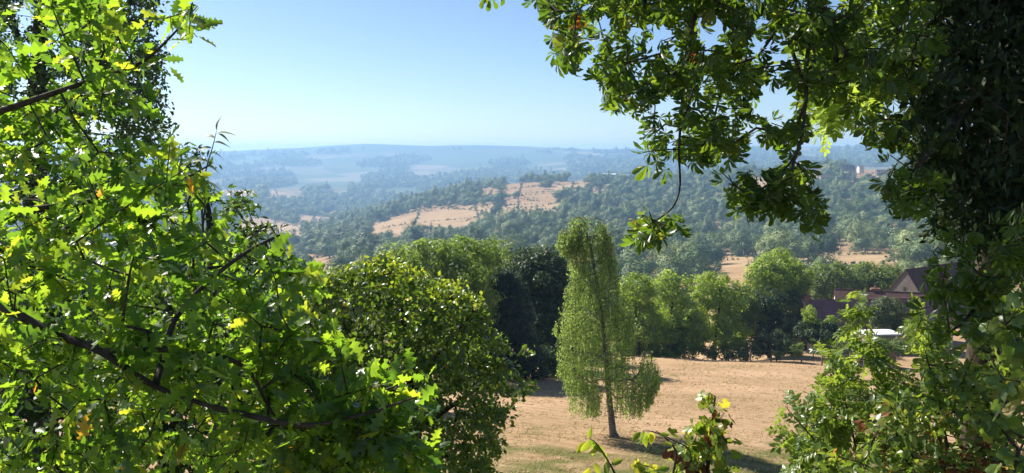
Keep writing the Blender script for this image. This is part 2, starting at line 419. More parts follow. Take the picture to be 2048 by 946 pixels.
M['roof'] = roof_mat("plum_roof_tiles", (.215, .115, .120), (.26, .145, .140))  # plum tiles, colour lifted and made more purple for sky light
M['roof_dark'] = roof_mat("dark_roof_tiles", (.095, .052, .045), (.13, .072, .060))
M['roof_far'] = roof_mat("far_roof_tiles", (.16, .10, .08), (.20, .13, .10))

# ------------------------------------------------------------------ ground sheet
def ground_material():
    m, N, L = newmat("ground")
    out = N.new("ShaderNodeOutputMaterial")
    geo = N.new("ShaderNodeNewGeometry")
    sep = N.new("ShaderNodeSeparateXYZ"); L.new(geo.outputs["Position"], sep.inputs[0])
    flat = N.new("ShaderNodeCombineXYZ"); L.new(sep.outputs[0], flat.inputs[0]); L.new(sep.outputs[1], flat.inputs[1])
    def noise(scale, detail=5, rot=0.0, st=(1, 1, 1), rough=0.55):
        mp = N.new("ShaderNodeMapping"); mp.inputs["Scale"].default_value = st; mp.inputs["Rotation"].default_value = (0, 0, rot)
        L.new(flat.outputs[0], mp.inputs["Vector"])
        n = N.new("ShaderNodeTexNoise"); n.inputs["Scale"].default_value = scale; n.inputs["Detail"].default_value = detail
        n.inputs["Roughness"].default_value = rough
        L.new(mp.outputs[0], n.inputs["Vector"]); return n
    def ramp(src, *pts):
        r = N.new("ShaderNodeValToRGB"); e = r.color_ramp.elements
        e[0].position = pts[0][0]; e[0].color = (*pts[0][1], 1); e[1].position = pts[-1][0]; e[1].color = (*pts[-1][1], 1)
        for p, c in pts[1:-1]:
            q = e.new(p); q.color = (*c, 1)
        L.new(src, r.inputs[0]); return r
    def mix(fac, a, b, bt='MIX'):
        x = N.new("ShaderNodeMix"); x.data_type = 'RGBA'; x.blend_type = bt
        if isinstance(fac, float): x.inputs[0].default_value = fac
        else: L.new(fac, x.inputs[0])
        L.new(a, x.inputs[6]); L.new(b, x.inputs[7]); return x.outputs[2]
    # mown hay field
    straw = ramp(noise(5.0, 8, R(28), (.35, 1.6, 1), .72).outputs["Fac"], (.30, (.22, .150, .092)), (.5, (.40, .285, .182)), (.70, (.55, .42, .285)))
    patch = ramp(noise(.16, 4, R(20), (.6, 1, 1)).outputs["Fac"], (.35, (.78, .74, .64)), (.65, (1.12, 1.06, 1.02)))
    field = mix(1.0, straw.outputs[0], patch.outputs[0], 'MULTIPLY')
    rows = N.new("ShaderNodeTexWave"); rows.inputs["Scale"].default_value = .42; rows.inputs["Distortion"].default_value = 9
    rows.inputs["Detail"].default_value = 3; rows.inputs["Detail Scale"].default_value = .6
    mp = N.new("ShaderNodeMapping"); mp.inputs["Rotation"].default_value = (0, 0, R(-62)); L.new(flat.outputs[0], mp.inputs["Vector"]); L.new(mp.outputs[0], rows.inputs["Vector"])
    rr = ramp(rows.outputs["Fac"], (.2, (.90, .88, .86)), (.8, (1.04, 1.04, 1.04)))
    field = mix(1.0, field, rr.outputs[0], 'MULTIPLY')
    grassc = ramp(noise(7.0, 6, 0, (1, 1, 1), .7).outputs["Fac"], (.3, (.062, .075, .020)), (.7, (.20, .19, .066)))
    gm = noise(.42, 5, 0.3)
    # more green close to the bank (y < 27) and by the fence line
    yr = N.new("ShaderNodeMapRange"); yr.inputs["From Min"].default_value = 18; yr.inputs["From Max"].default_value = 33
    yr.inputs["To Min"].default_value = 0.34; yr.inputs["To Max"].default_value = -0.12
    L.new(sep.outputs[1], yr.inputs["Value"])
    xr = N.new("ShaderNodeMapRange"); xr.inputs["From Min"].default_value = 4; xr.inputs["From Max"].default_value = 12
    xr.inputs["To Min"].default_value = 0.0; xr.inputs["To Max"].default_value = 0.2
    L.new(sep.outputs[0], xr.inputs["Value"])
    yx = N.new("ShaderNodeMapRange"); yx.inputs["From Min"].default_value = 34; yx.inputs["From Max"].default_value = 26
    L.new(sep.outputs[1], yx.inputs["Value"])
    xy = N.new("ShaderNodeMath"); xy.operation = 'MULTIPLY'; L.new(xr.outputs[0], xy.inputs[0]); L.new(yx.outputs[0], xy.inputs[1])
    a0 = N.new("ShaderNodeMath"); L.new(gm.outputs["Fac"], a0.inputs[0]); L.new(xy.outputs[0], a0.inputs[1])
    ad = N.new("ShaderNodeMath"); L.new(a0.outputs[0], ad.inputs[0]); L.new(yr.outputs[0], ad.inputs[1])
    gr = ramp(ad.outputs[0], (.49, (0, 0, 0)), (.66, (1, 1, 1)))
    near = mix(gr.outputs[0], field, grassc.outputs[0])
    # dry pasture and fields of the valley
    vor = N.new("ShaderNodeTexVoronoi"); vor.inputs["Scale"].default_value = 1 / 150.0
    L.new(flat.outputs[0], vor.inputs["Vector"])
    sp1 = N.new("ShaderNodeSeparateColor"); L.new(vor.outputs["Color"], sp1.inputs[0])
    past = ramp(sp1.outputs[0], (0, (.30, .195, .105)), (.5, (.36, .245, .135)), (1, (.40, .29, .17)))
    pn = ramp(noise(.03, 6, 0, (1, 2, 1), .65).outputs["Fac"], (.3, (.72, .70, .66)), (.7, (1.1, 1.08, 1.05)))
    mid = mix(1.0, past.outputs[0], pn.outputs[0], 'MULTIPLY')
    # far country: fields and woods in parcels
    v2 = N.new("ShaderNodeTexVoronoi"); v2.inputs["Scale"].default_value = 1 / 210.0; L.new(flat.outputs[0], v2.inputs["Vector"])
    s2 = N.new("ShaderNodeSeparateColor"); L.new(v2.outputs["Color"], s2.inputs[0])
    farc = ramp(s2.outputs[0], (0, (.055, .085, .035)), (.52, (.09, .12, .05)), (.60, (.12, .12, .07)), (.8, (.16, .14, .09)), (1, (.24, .20, .13)))
    for e in farc.color_ramp.elements: pass
    zr = N.new("ShaderNodeMapRange"); zr.inputs["From Min"].default_value = -40; zr.inputs["From Max"].default_value = 20
    L.new(sep.outputs[2], zr.inputs["Value"])
    wood = ramp(noise(.004, 4).outputs["Fac"], (.3, (.045, .075, .03)), (.7, (.07, .105, .04)))
    av = N.new("ShaderNodeAttribute"); av.attribute_name = "wood"
    far = mix(av.outputs["Fac"], farc.outputs[0], wood.outputs[0])
    ds = N.new("ShaderNodeVectorMath"); ds.operation = 'LENGTH'; L.new(flat.outputs[0], ds.inputs[0])
    m1 = N.new("ShaderNodeMapRange"); m1.inputs["From Min"].default_value = 95; m1.inputs["From Max"].default_value = 200; L.new(ds.outputs["Value"], m1.inputs["Value"])
    m2 = N.new("ShaderNodeMapRange"); m2.inputs["From Min"].default_value = 2200; m2.inputs["From Max"].default_value = 2700; L.new(ds.outputs["Value"], m2.inputs["Value"])
    c = mix(m1.outputs[0], near, mid)
    c = mix(m2.outputs[0], c, far)
    pb = N.new("ShaderNodeBsdfPrincipled"); pb.inputs["Roughness"].default_value = 0.95; pb.inputs["Specular IOR Level"].default_value = 0.05
    L.new(c, pb.inputs["Base Color"])
    bn = noise(9.0, 8, R(28), (.4, 1.6, 1), .75)
    bp = N.new("ShaderNodeBump"); bp.inputs["Strength"].default_value = 0.9; bp.inputs["Distance"].default_value = 0.07
    L.new(bn.outputs["Fac"], bp.inputs["Height"]); L.new(bp.outputs[0], pb.inputs["Normal"])
    L.new(pb.outputs[0], out.inputs["Surface"])
    return m
def build_ground():
    a_in = np.linspace(-0.66, 0.66, 300)
    a_out = np.linspace(0.66, 2 * math.pi - 0.66, 90)[1:-1]
    A = np.concatenate([a_in, a_out]); na = len(A)
    D = np.exp(np.concatenate([np.linspace(math.log(0.35), math.log(300), 150), np.linspace(math.log(300), math.log(4000), 190)[1:], np.linspace(math.log(4000), math.log(7400), 60)[1:]]))
    X = np.sin(A)[None] * D[:, None]; Y = np.cos(A)[None] * D[:, None]
    Z = H(X, Y)
    V = np.concatenate([[[0, 0, -1.7]], np.stack([X, Y, Z], -1).reshape(-1, 3)])
    nd = len(D)
    i = np.arange(nd - 1)[:, None]; j = np.arange(na)[None]
    j2 = (j + 1) % na
    Q = np.stack([1 + i * na + j, 1 + (i + 1) * na + j, 1 + (i + 1) * na + j2, 1 + i * na + j2], -1).reshape(-1, 4)
    jj = np.arange(na)
    T = np.stack([np.zeros(na, int), 1 + jj, 1 + (jj + 1) % na], -1)
    loops = np.concatenate([Q.ravel(), T.ravel()])
    starts = np.concatenate([np.arange(len(Q)) * 4, len(Q) * 4 + np.arange(na) * 3])
    tot = np.concatenate([np.full(len(Q), 4), np.full(na, 3)])
    me = mesh_np("ground", V, loops, starts, tot, ground_material(), smooth=True)
    wd = np.clip((V[:, 2] + 28) / 40, 0, 1) * np.clip((0.12 - V[:, 0] / np.maximum(V[:, 1], 1)) / 0.15, 0, 1)
    at_ = me.attributes.new("wood", 'FLOAT', 'POINT'); at_.data.foreach_set("value", wd.astype(np.float32))
    o = link("ground", me)
    global TOP_Z
    TOP_Z = max(float(V[:, 2].max()), 30.0); print('top', TOP_Z, 'low', V[:, 2].min())
    tag(o, "mown straw-coloured field falling away to the wooded valley and far hills", "ground", kind="structure")
build_ground()

# ------------------------------------------------------------------ haze
def build_haze():
    X0, X1, Y0, Y1, Z0, Z1 = -7500, 7500, -7500, 7500, -200, TOP_Z + 8
    V = [(x, y, z) for x in (X0, X1) for y in (Y0, Y1) for z in (Z0, Z1)]
    Q = [(0, 1, 3, 2), (4, 6, 7, 5), (0, 4, 5, 1), (2, 3, 7, 6), (0, 2, 6, 4), (1, 5, 7, 3)]
    m, N, L = newmat("haze")
    out = N.new("ShaderNodeOutputMaterial")
    pv = N.new("ShaderNodeVolumePrincipled")
    pv.inputs["Color"].default_value = (.37, .63, 1.0, 1)
    pv.inputs["Density"].default_value = HAZE
    pv.inputs["Anisotropy"].default_value = 0.25
    L.new(pv.outputs[0], out.inputs["Volume"])
    o = link("haze", mesh_quads("haze", np.array(V, float), np.array(Q), m))
    tag(o, "pale blue summer haze lying over the whole valley", "haze", kind="stuff")
HAZE = 0.00023
build_haze()

# ------------------------------------------------------------------ leaf templates
def leaf_tpl(n, width, bend=0.12, fold=0.25, curl=0.0, wav=0.0, ph=0.0):
    """n+1 stations, width(t) half-width; unit length along +Y"""
    t = np.linspace(0, 1, n + 1)
    wv = np.array([max(width(a), 0.006) for a in t])
    zb = -bend * t ** 2 + wav * np.sin(t * 7 + ph)
    Mv = np.stack([curl * t ** 2, t, zb], -1)
    Lv = np.stack([curl * t ** 2 - wv, t + wv * 0.10, zb + fold * wv + wav * np.sin(t * 9 + ph)], -1)
    Rv = np.stack([curl * t ** 2 + wv, t + wv * 0.10, zb + fold * wv + wav * np.cos(t * 8 + ph)], -1)
    T = np.concatenate([Lv, Mv, Rv]); k = n + 1
    Q = []
    for i in range(n):
        Q.append((i, k + i, k + i + 1, i + 1)); Q.append((k + i, 2 * k + i, 2 * k + i + 1, k + i + 1))
    return T, np.array(Q)
def w_oak(t):
    env = 0.30 * math.sin(math.pi * min(1, t ** 0.85 * 0.94 + 0.03)) * (0.45 + 0.75 * t)
    lob = 0.66 + 0.34 * math.cos(2 * math.pi * (t * 4.4 - 0.38))
    if t < 0.08: return 0.012
    return env * lob * 1.12 + (0.05 if t > 0.92 else 0)
def w_oval(a=0.3, p=1.0):
    return lambda t: a * math.sin(math.pi * min(1.0, t ** p))
def w_obov(t):
    return 0.285 * t ** 1.25 * max(0.0, 1 - t ** 6) ** .8
OAK = [leaf_tpl(20, w_oak, b, f, c, wv, ph) for b, f, c, wv, ph in ((.10, .2, .05, .02, 0), (.30, .45, -.10, .03, 1), (-.15, .15, .12, .03, 2), (.50, .3, -.05, .04, 3), (.2, .8, .15, .03, 4), (-.1, -.35, -.1, .04, 5))]
OAK_LO = leaf_tpl(13, w_oak, .15, .25, .04, .02, 1)
OVAL = [leaf_tpl(6, w_oval(.29, .85), b, f) for b, f in ((.15, .2), (.3, .35), (.0, .15))]
RHOMB = (np.array([[0, 0, 0], [-.3, .5, .05], [0, 1, -.06], [.3, .5, .05]], float), np.array([[0, 3, 2, 1]]))
SLIM = (np.array([[0, 0, 0], [-.17, .45, .03], [0, 1, -.08], [.17, .45, .03]], float), np.array([[0, 3, 2, 1]]))
def palmate(seed, st=7):
    r = np.random.default_rng(seed)
    Vs = []; Qs = []; off = 0
    pet = np.array([[-.012, 0, 0], [.012, 0, 0], [.010, .55, .02], [-.010, .55, .02]]); Vs.append(pet); Qs.append(np.array([[0, 1, 2, 3]])); off = 4
    n = 7 if seed % 2 else 5
    for i, a in enumerate(np.linspace(-115, 115, n)):
        a = R(a + r.normal(0, 6)); L = (1.0 - 0.30 * (abs(a) / 2.0) ** 1.3) * (0.92 + .16 * r.random())
        T, Q = leaf_tpl(st, w_obov, .28 + .25 * r.random(), .25)
        T = T * L
        dr = R(-12 - 38 * r.random())       # leaflets droop
        Rx = np.array(Matrix.Rotation(dr, 3, 'X')); Rz = np.array(Matrix.Rotation(-a, 3, 'Z'))
        T = (T @ Rx.T) @ Rz.T + np.array([0, .55, .02])
        Vs.append(T); Qs.append(Q + off); off += len(T)
    return np.concatenate(Vs), np.concatenate(Qs)
PALM = [palmate(i) for i in range(1, 6)]
PALM_LO = [palmate(i, 4) for i in range(1, 5)]
def pinnate(seed, n=6, wl=.17, ll=.30, tip=True):
    r = np.random.default_rng(seed)
    Vs = [np.array([[-.006, 0, 0], [.006, 0, 0], [.004, 1, -.10], [-.004, 1, -.10]])]; Qs = [np.array([[0, 1, 2, 3]])]; off = 4
    T0, Q0 = leaf_tpl(3, w_oval(.24, .9), .15, .25)
    for i in range(n):
        y = .25 + .72 * i / (n - 1)
        for s in (-1, 1):
            a = s * R(62 + r.normal(0, 8)); L = ll * (0.8 + .35 * r.random())
            Rz = np.array(Matrix.Rotation(-a, 3, 'Z')); Ry = np.array(Matrix.Rotation(r.normal(0, .35), 3, 'Y'))
            Vs.append((T0 * L) @ Ry.T @ Rz.T + np.array([0, y, -.10 * y * y])); Qs.append(Q0 + off); off += len(T0)
    Vs.append(T0 * ll + np.array([0, 1, -.1])); Qs.append(Q0 + off)
    return np.concatenate(Vs), np.concatenate(Qs)
PINN = [pinnate(i) for i in range(4)]
def lobed(seed):
    """hand-lobed vine leaf, about as wide as long"""
    r = np.random.default_rng(seed)
    n = 21; ang = np.linspace(-2.75, 2.75, n)
    rad = 0.46 * (0.62 + 0.38 * np.abs(np.cos(ang * 1.30))) * (1 + .07 * np.cos(ang * 9 + seed)) * (1 + .18 * np.cos(ang))
    P = np.stack([np.sin(ang) * rad, np.cos(ang) * rad + .42, -.35 * (np.sin(ang) * rad) ** 2 - .3 * np.maximum(0, np.cos(ang) * rad) ** 2 + .03 * np.cos(ang * 5)], -1)
    c = np.array([[0, .42, .02]])
    T = np.concatenate([c, P])
    Q = []
    for i in range(0, n - 1, 2):
        Q.append((0, i + 1, i + 2, i + 3))
    return T, np.array(Q)
LOBED = [lobed(i) for i in range(4)]

# ------------------------------------------------------------------ crowns for trees at a distance
def crown_mesh(name, lobes, nclump, rcl, nleaf, lsize, mat, tpl=RHOMB, seed=0, base=(0, 0, 0), up=0.35, inner=0.25, droop=0.0, flat=0.8, ow=0.4, jit=.4):
    """lobes: (centre, (rx, ry, rz)) ellipsoids; clumps of leaves over their outer half"""
    r = np.random.default_rng(seed)
    wts = np.array([l[1][0] * l[1][2] for l in lobes]); wts = wts / wts.sum()
    cs = []; rs = []; outw = []
    for k in range(nclump):
        c, rad = lobes[r.choice(len(lobes), p=wts)]
        v = nrm(r.normal(size=3)); v[2] = v[2] * (1.0 if v[2] > 0 else .8)
        q = (1.0 - inner * r.random() ** 1.0) if r.random() < .8 else .3 + .5 * r.random()
        cs.append(np.array(c) + v * np.array(rad) * q); rs.append(rcl * (.6 + .8 * r.random())); outw.append(v)
    cs = np.array(cs); rs = np.array(rs); outw = np.array(outw)
    k = np.repeat(np.arange(nclump), nleaf)
    v = nrm(r.normal(size=(len(k), 3)))
    pos = cs[k] + v * (rs[k] * (.35 + .65 * r.random(len(k)) ** .5))[:, None] * np.array([1, 1, flat])
    n = nrm(v * .8 + outw[k] * ow + np.array([0, 0, up]) + r.normal(size=(len(k), 3)) * jit)
    d = r.normal(size=(len(k), 3)) + np.array([0, 0, -droop]) * 2
    Rm = frames(np.cross(np.cross(n, d), n) + 1e-6, n)
    sc = lsize * (.6 + .8 * r.random(len(k)))
    V, Q, ix = scatter(tpl[0], tpl[1], pos, Rm, sc)
    ct = r.random(nclump)
    tint = np.clip(ct[k] * .55 + r.random(len(k)) * .42, 0, .999)[ix]
    return mesh_quads(name, V - np.array(base), Q, mat, tint), cs
def limbs_mesh(name, trunk_pts, trunk_r, clumps, mat, r_tip, step, base, sides=5, sag=0.0):
    P0, par0, r0 = polyline(trunk_pts, trunk_r, 5)
    P, par, tips = grow(P0[len(P0) // 4:], clumps, step, .15, sag, 0.15)
    rr = pipe(par, tips, r_tip)
    V, Q = tubes(P, par, rr, sides)
    return mesh_quads(name, V - np.array(base), Q, mat)
def trunk_mesh(name, pts, rads, mat, base, sides=8):
    P, par, rr = polyline(pts, rads, 5)
    V, Q = tubes(P, par, rr, sides)
    return mesh_quads(name, V - np.array(base), Q, mat)

# ------------------------------------------------------------------ valley: fields kept free of trees
FIELDS = [
    [(1013, 367), (1081, 365), (1087, 369), (1060, 374), (1014, 376)],
    [(1100, 366), (1169, 360), (1169, 366), (1128, 372)],
    [(1182, 376), (1230, 369), (1228, 373), (1192, 380)],
    [(968, 382), (998, 374), (999, 378), (968, 385)],
    [(1043, 390), (1103, 387), (1119, 394), (1078, 397), (1049, 395)],
    [(1009, 402), (1043, 397), (1078, 403), (1128, 402), (1090, 411), (1059, 416), (1011, 416)],
    [(900, 414), (986, 409), (984, 414), (932, 418)],
    [(803, 431), (844, 420), (888, 415), (964, 422), (961, 430), (920, 446), (812, 448), (742, 463), (742, 450), (780, 441)],
    [(998, 428), (1017, 428), (1017, 436), (998, 436)],
    [(995, 455), (1024, 451), (1024, 461), (995, 462)],
    [(1135, 402), (1166, 402), (1163, 408)],
    [(441, 379), (508, 378), (511, 386), (495, 388), (441, 388)],
    [(536, 379), (578, 378), (606, 382), (603, 388), (540, 391)],
    [(654, 372), (695, 375), (695, 382), (669, 381)],
    [(596, 430), (622, 432), (657, 433), (654, 437), (622, 439), (600, 439)],
    [(650, 424), (695, 427), (670, 431)],
    [(482, 435), (533, 436), (603, 455), (603, 465), (577, 464), (470, 462)],
    [(618, 517), (702, 515), (703, 524), (644, 530), (620, 528)],
    [(1665, 483), (1717, 482), (1715, 496), (1669, 503)],
    [(1612, 512), (1780, 507), (1792, 527), (1700, 530), (1615, 524)],
    [(1418, 513), (1518, 513), (1518, 528), (1491, 533), (1450, 552), (1430, 548), (1434, 529)],
    [(1500, 338), (1640, 340), (1640, 349), (1537, 344)],
    [(1470, 358), (1540, 359), (1540, 369), (1470, 366)],
    [(1283, 522), (1298, 522), (1300, 546), (1284, 557)],
    [(1036, 491), (1070, 489), (1070, 496), (1036, 497)],
    [(1132, 494), (1178, 494), (1178, 512), (1132, 512)],
    [(1700, 335), (1790, 335), (1790, 346), (1700, 346)],
    [(1560, 392), (1640, 392), (1640, 397), (1560, 397)],
    [(750, 378), (830, 374), (830, 378), (750, 382)],
]
def in_fields(px, py):
    m = np.zeros(np.shape(px), bool)
    for f in FIELDS: m |= inpoly(px, py, f)
    return m
# six crown shapes for the valley
VAL = []
for i in range(7):
    r = np.random.default_rng(50 + i)
    hh = [4.4, 5.0, 4.0, 5.6, 4.4, 3.8, 7.0][i]; ww = [6.4, 6.0, 7.0, 5.6, 7.4, 6.2, 3.4][i]
    lobes = [((0, 0, hh + 1.2), (ww * .72, ww * .72, hh * .8))]
    for k in range(5):
        a = r.random() * 6.28
        lobes.append(((math.cos(a) * ww * .5, math.sin(a) * ww * .5, hh * (.6 + .75 * r.random())), (ww * .48, ww * .48, hh * .48)))
    me, cs = crown_mesh("valley_crown", lobes, 46, 1.7, 60, .60, M['valley'], RHOMB, 60 + i, up=.35, flat=.8, ow=1.4, jit=.15)
    tk = trunk_mesh("valley_trunk", [(0, 0, -1.5), (.1, 0, 2), (0, .1, 5), (.1, 0, hh * 1.3)], [.42, .32, .24, .1], M['bark_grey'], (0, 0, 0), 6)
    VAL.append((me, tk, hh * 2 + 1, ww))
# candidate places
def candidates():
    pts = []
    r = np.random.default_rng(91)
    d = 165.0
    while d < 4700:
        spc = np.interp(d, [165, 600, 1000, 1500, 2700, 4700], [11.5, 12.5, 11.5, 12.5, 17, 34])
        amax = 0.70; n = int(2 * amax * d / spc)
        a = np.linspace(-amax, amax, n) + r.normal(0, .38 * spc / d, n)
        dd = d + r.normal(0, .38 * spc, n)
        pts.append(np.stack([np.sin(a) * dd, np.cos(a) * dd, np.minimum(spc, 22) / 9.8 * (.55 + .85 * r.random(n) ** 2)], -1))
        d += spc * .86
    P = np.concatenate(pts)
    z = H(P[:, 0], P[:, 1])
    hgt = 11.0 * P[:, 2]
    keep = np.ones(len(P), bool)
    for fr in (0.0, 0.35, 0.7, 0.95):
        px, py, dp = project(np.stack([P[:, 0], P[:, 1], z + hgt * fr], -1))
        for off in (-.35, 0, .35):
            keep &= ~in_fields(px + off * 9 * P[:, 2] * F / dp, py)
    # clearings and thinner cover on the near valley floor and on the far plain
    dist = np.hypot(P[:, 0], P[:, 1])
    clear = vnoise(P[:, 0] / 130, P[:, 1] / 130, 21)
    keep &= ~((dist > 2450) & (vnoise(P[:, 0] / 170, P[:, 1] / 300, 22) > np.interp(dist, [2450, 3200, 4700], [.78, .58, .52])))
    pxg, pyg, _ = project(np.stack([P[:, 0], P[:, 1], z], -1))
    parcel = vnoise(P[:, 0] / 62 + P[:, 1] / 150, P[:, 1] / 46, 23)
    keep &= ~((dist > 620) & (dist < 1500) & (pxg > 780) & (pxg < 1260) & (parcel > .66) & (r.random(len(P)) > .07))
    keep &= ~((dist > 420) & (dist < 1100) & (pxg > 1260) & (parcel > .84))
    keep &= ~((dist > 900) & (dist < 2450) & (pxg < 780) & (parcel > .82) & (r.random(len(P)) > .1))
    keep &= ~((dist < 420) & (P[:, 0] > 45) & (clear > .80))
    px, py, dp = project(np.stack([P[:, 0], P[:, 1], z + hgt], -1))
    keep &= ~((px > 1420) & (dist < 200))
    return P[keep], z[keep]
VP, VZ = candidates()
# hedge bushes along the lower and upper edges of the open fields
def hedge_points():
    out = []
    r = np.random.default_rng(5)
    for f in FIELDS:
        for i in range(len(f)):
            a = np.array(f[i], float); b = np.array(f[(i + 1) % len(f)], float)
            if r.random() < .25: continue
            pa = hit(a[0], a[1] + .8, 250); pb_ = hit(b[0], b[1] + .8, 250)
            L = np.linalg.norm(pa - pb_)
            if L > 500: continue
            for t in np.arange(0, 1, 3.2 / max(L, 4)):
                if r.random() < .22: continue
                p = pa + (pb_ - pa) * t + np.array([r.normal(0, 1.2), r.normal(0, 1.2), 0])
                out.append((p[0], p[1], .12 + .16 * r.random() ** 2))
    # old field boundaries across the open hill and the left slopes
    def row(x0, y0, x1, y1):
        L = math.hypot(x1 - x0, y1 - y0); ph = r.random() * 9
        for t in np.arange(0, 1, 3.4 / L):
            if r.random() < .18: continue
            bow = math.sin(t * 5 + ph) * 9
            out.append((x0 + (x1 - x0) * t + bow * .4 + r.normal(0, .9), y0 + (y1 - y0) * t + bow + r.normal(0, .9), .13 + .20 * r.random() ** 3))
    for yy in (690, 790, 900, 985, 1090, 1190, 1290): row(-.17 * yy, yy + 40 * r.normal(), .15 * yy, yy + 35 + 30 * r.normal())
    for xx in (-110, -40, 10, 70, 135): row(xx * .75, 660, xx * 1.45, 1330)
    for yy in (1150, 1420, 1700, 2000, 2300): row(-.40 * yy, yy, -.17 * yy, yy + 60 * r.normal())
    for xx in (-.36, -.30, -.25): row(xx * 1050, 1050, xx * 2400, 2400)
    for yy in (430, 520, 610): row(.16 * yy, yy, .5 * yy, yy + 20)
    P = np.array(out)
    return P, H(P[:, 0], P[:, 1])
HP, HZ = hedge_points()

# part of the frame in which the valley shows between the near trees
SHOW = [(425, 350), (1240, 330), (1500, 325), (1850, 325), (1850, 470), (1830, 545), (1780, 545), (1620, 535), (1600, 500), (1510, 505), (1495, 565), (1290, 575), (1245, 560), (1235, 430), (1120, 430), (1110, 500), (960, 470), (830, 480), (740, 520), (650, 535), (590, 515), (560, 470), (515, 400)]
def build_valley():
    X, Y, S = VP[:, 0], VP[:, 1], VP[:, 2]
    px, py, dp = project(np.stack([X, Y, VZ + 8 * S], -1))
    dist = np.hypot(X, Y)
    vis = inpoly(px, py, SHOW)
    size = np.where(vis, S / dist, 0)
    order = np.argsort(-size)
    nind = 270
    single = order[:nind]
    r = np.random.default_rng(3)
    firsts = {}
    zones = [
        (lambda x, y, d: x > 1250 and d < 430, "rounded tree on the valley floor to the right of the birch", "trees on the valley floor right of the birch"),
        (lambda x, y, d: x > 1250, "tree in the dense wood on the slope below the village", "trees of the wood below the village"),
        (lambda x, y, d: x > 900, "tree in the valley wood straight above the walnut tree", "trees of the valley wood above the walnut"),
        (lambda x, y, d: True, "hazy tree in the valley wood left of the walnut tree", "trees of the valley wood left of the walnut"),
    ]
    for i in single:
        v = int(r.integers(0, 7))
        if v == 6 and r.random() < .6: v = 1
        for f, lab, grp in zones:
            if f(px[i], py[i], dist[i]): break
        o = thing("broadleaf_tree", lab, "tree", (X[i], Y[i], VZ[i]), grp, r.random() * 6.28)
        s = S[i] * (.9 + .25 * r.random()); o.scale = (s, s, s * (.85 + .3 * r.random()))
        c = link("crown", VAL[v][0], o); link("trunk", VAL[v][1], o)
        firsts.setdefault(v, c)
    for v in range(7):
        if v not in firsts:
            o = thing("broadleaf_tree", zones[1][1], "tree", (X[order[nind]], Y[order[nind]], VZ[order[nind]]), zones[1][2])
            firsts[v] = link("crown", VAL[v][0], o); link("trunk", VAL[v][1], o)
    rest = np.ones(len(X), bool); rest[single] = False
    # drop what the near hill or the frame hides anyway
    pxb, pyb, _ = project(np.stack([X, Y, VZ + 10 * S], -1))
    rest &= (pxb > -120) & (pxb < 2170)
    def stuff(name, label, XX, YY, ZZ, SS):
        me = bpy.data.meshes.new(name)
        V = np.stack([XX, YY, ZZ], -1).astype(np.float32)
        me.vertices.add(len(V)); me.vertices.foreach_set("co", V.ravel())
        a = me.attributes.new("size", 'FLOAT', 'POINT'); a.data.foreach_set("value", SS.astype(np.float32))
        a = me.attributes.new("turn", 'FLOAT', 'POINT'); a.data.foreach_set("value", (r.random(len(V)) * 6.28).astype(np.float32))
        o = link(name, me)
        tag(o, label, "wood", kind="stuff")
        ng = bpy.data.node_groups.new(name, 'GeometryNodeTree')
        ng.interface.new_socket("Geometry", in_out='INPUT', socket_type='NodeSocketGeometry')
        ng.interface.new_socket("Geometry", in_out='OUTPUT', socket_type='NodeSocketGeometry')
        N = ng.nodes; L = ng.links
        gi = N.new("NodeGroupInput"); go = N.new("NodeGroupOutput")
        mp = N.new("GeometryNodeMeshToPoints"); L.new(gi.outputs[0], mp.inputs[0])
        jn = N.new("GeometryNodeJoinGeometry")
        for v in range(7):
            oi = N.new("GeometryNodeObjectInfo"); oi.transform_space = 'ORIGINAL'
            oi.inputs["Object"].default_value = firsts[v]; oi.inputs["As Instance"].default_value = True
            L.new(oi.outputs["Geometry"], jn.inputs[0])
        ip = N.new("GeometryNodeInstanceOnPoints"); ip.inputs["Pick Instance"].default_value = True
        L.new(mp.outputs[0], ip.inputs["Points"]); L.new(jn.outputs[0], ip.inputs["Instance"])
        na = N.new("GeometryNodeInputNamedAttribute"); na.data_type = 'FLOAT'; na.inputs["Name"].default_value = "size"
        nb = N.new("GeometryNodeInputNamedAttribute"); nb.data_type = 'FLOAT'; nb.inputs["Name"].default_value = "turn"
        cx = N.new("ShaderNodeCombineXYZ"); L.new(nb.outputs["Attribute"], cx.inputs[2])
        L.new(cx.outputs[0], ip.inputs["Rotation"]); L.new(na.outputs["Attribute"], ip.inputs["Scale"])
        L.new(ip.outputs[0], go.inputs[0])
        md = o.modifiers.new("trees", 'NODES'); md.node_group = ng
        return o
    stuff("far_wood", "hazy woods covering the valley sides as far as the plain", X[rest], Y[rest], VZ[rest], S[rest])
    tag(stuff("hedgerow", "thin dark hedgerows along the edges of the valley fields", HP[:, 0], HP[:, 1], HZ, HP[:, 2]), cat="hedge")
    print("valley trees", len(X), "hedge", len(HP))
build_valley()

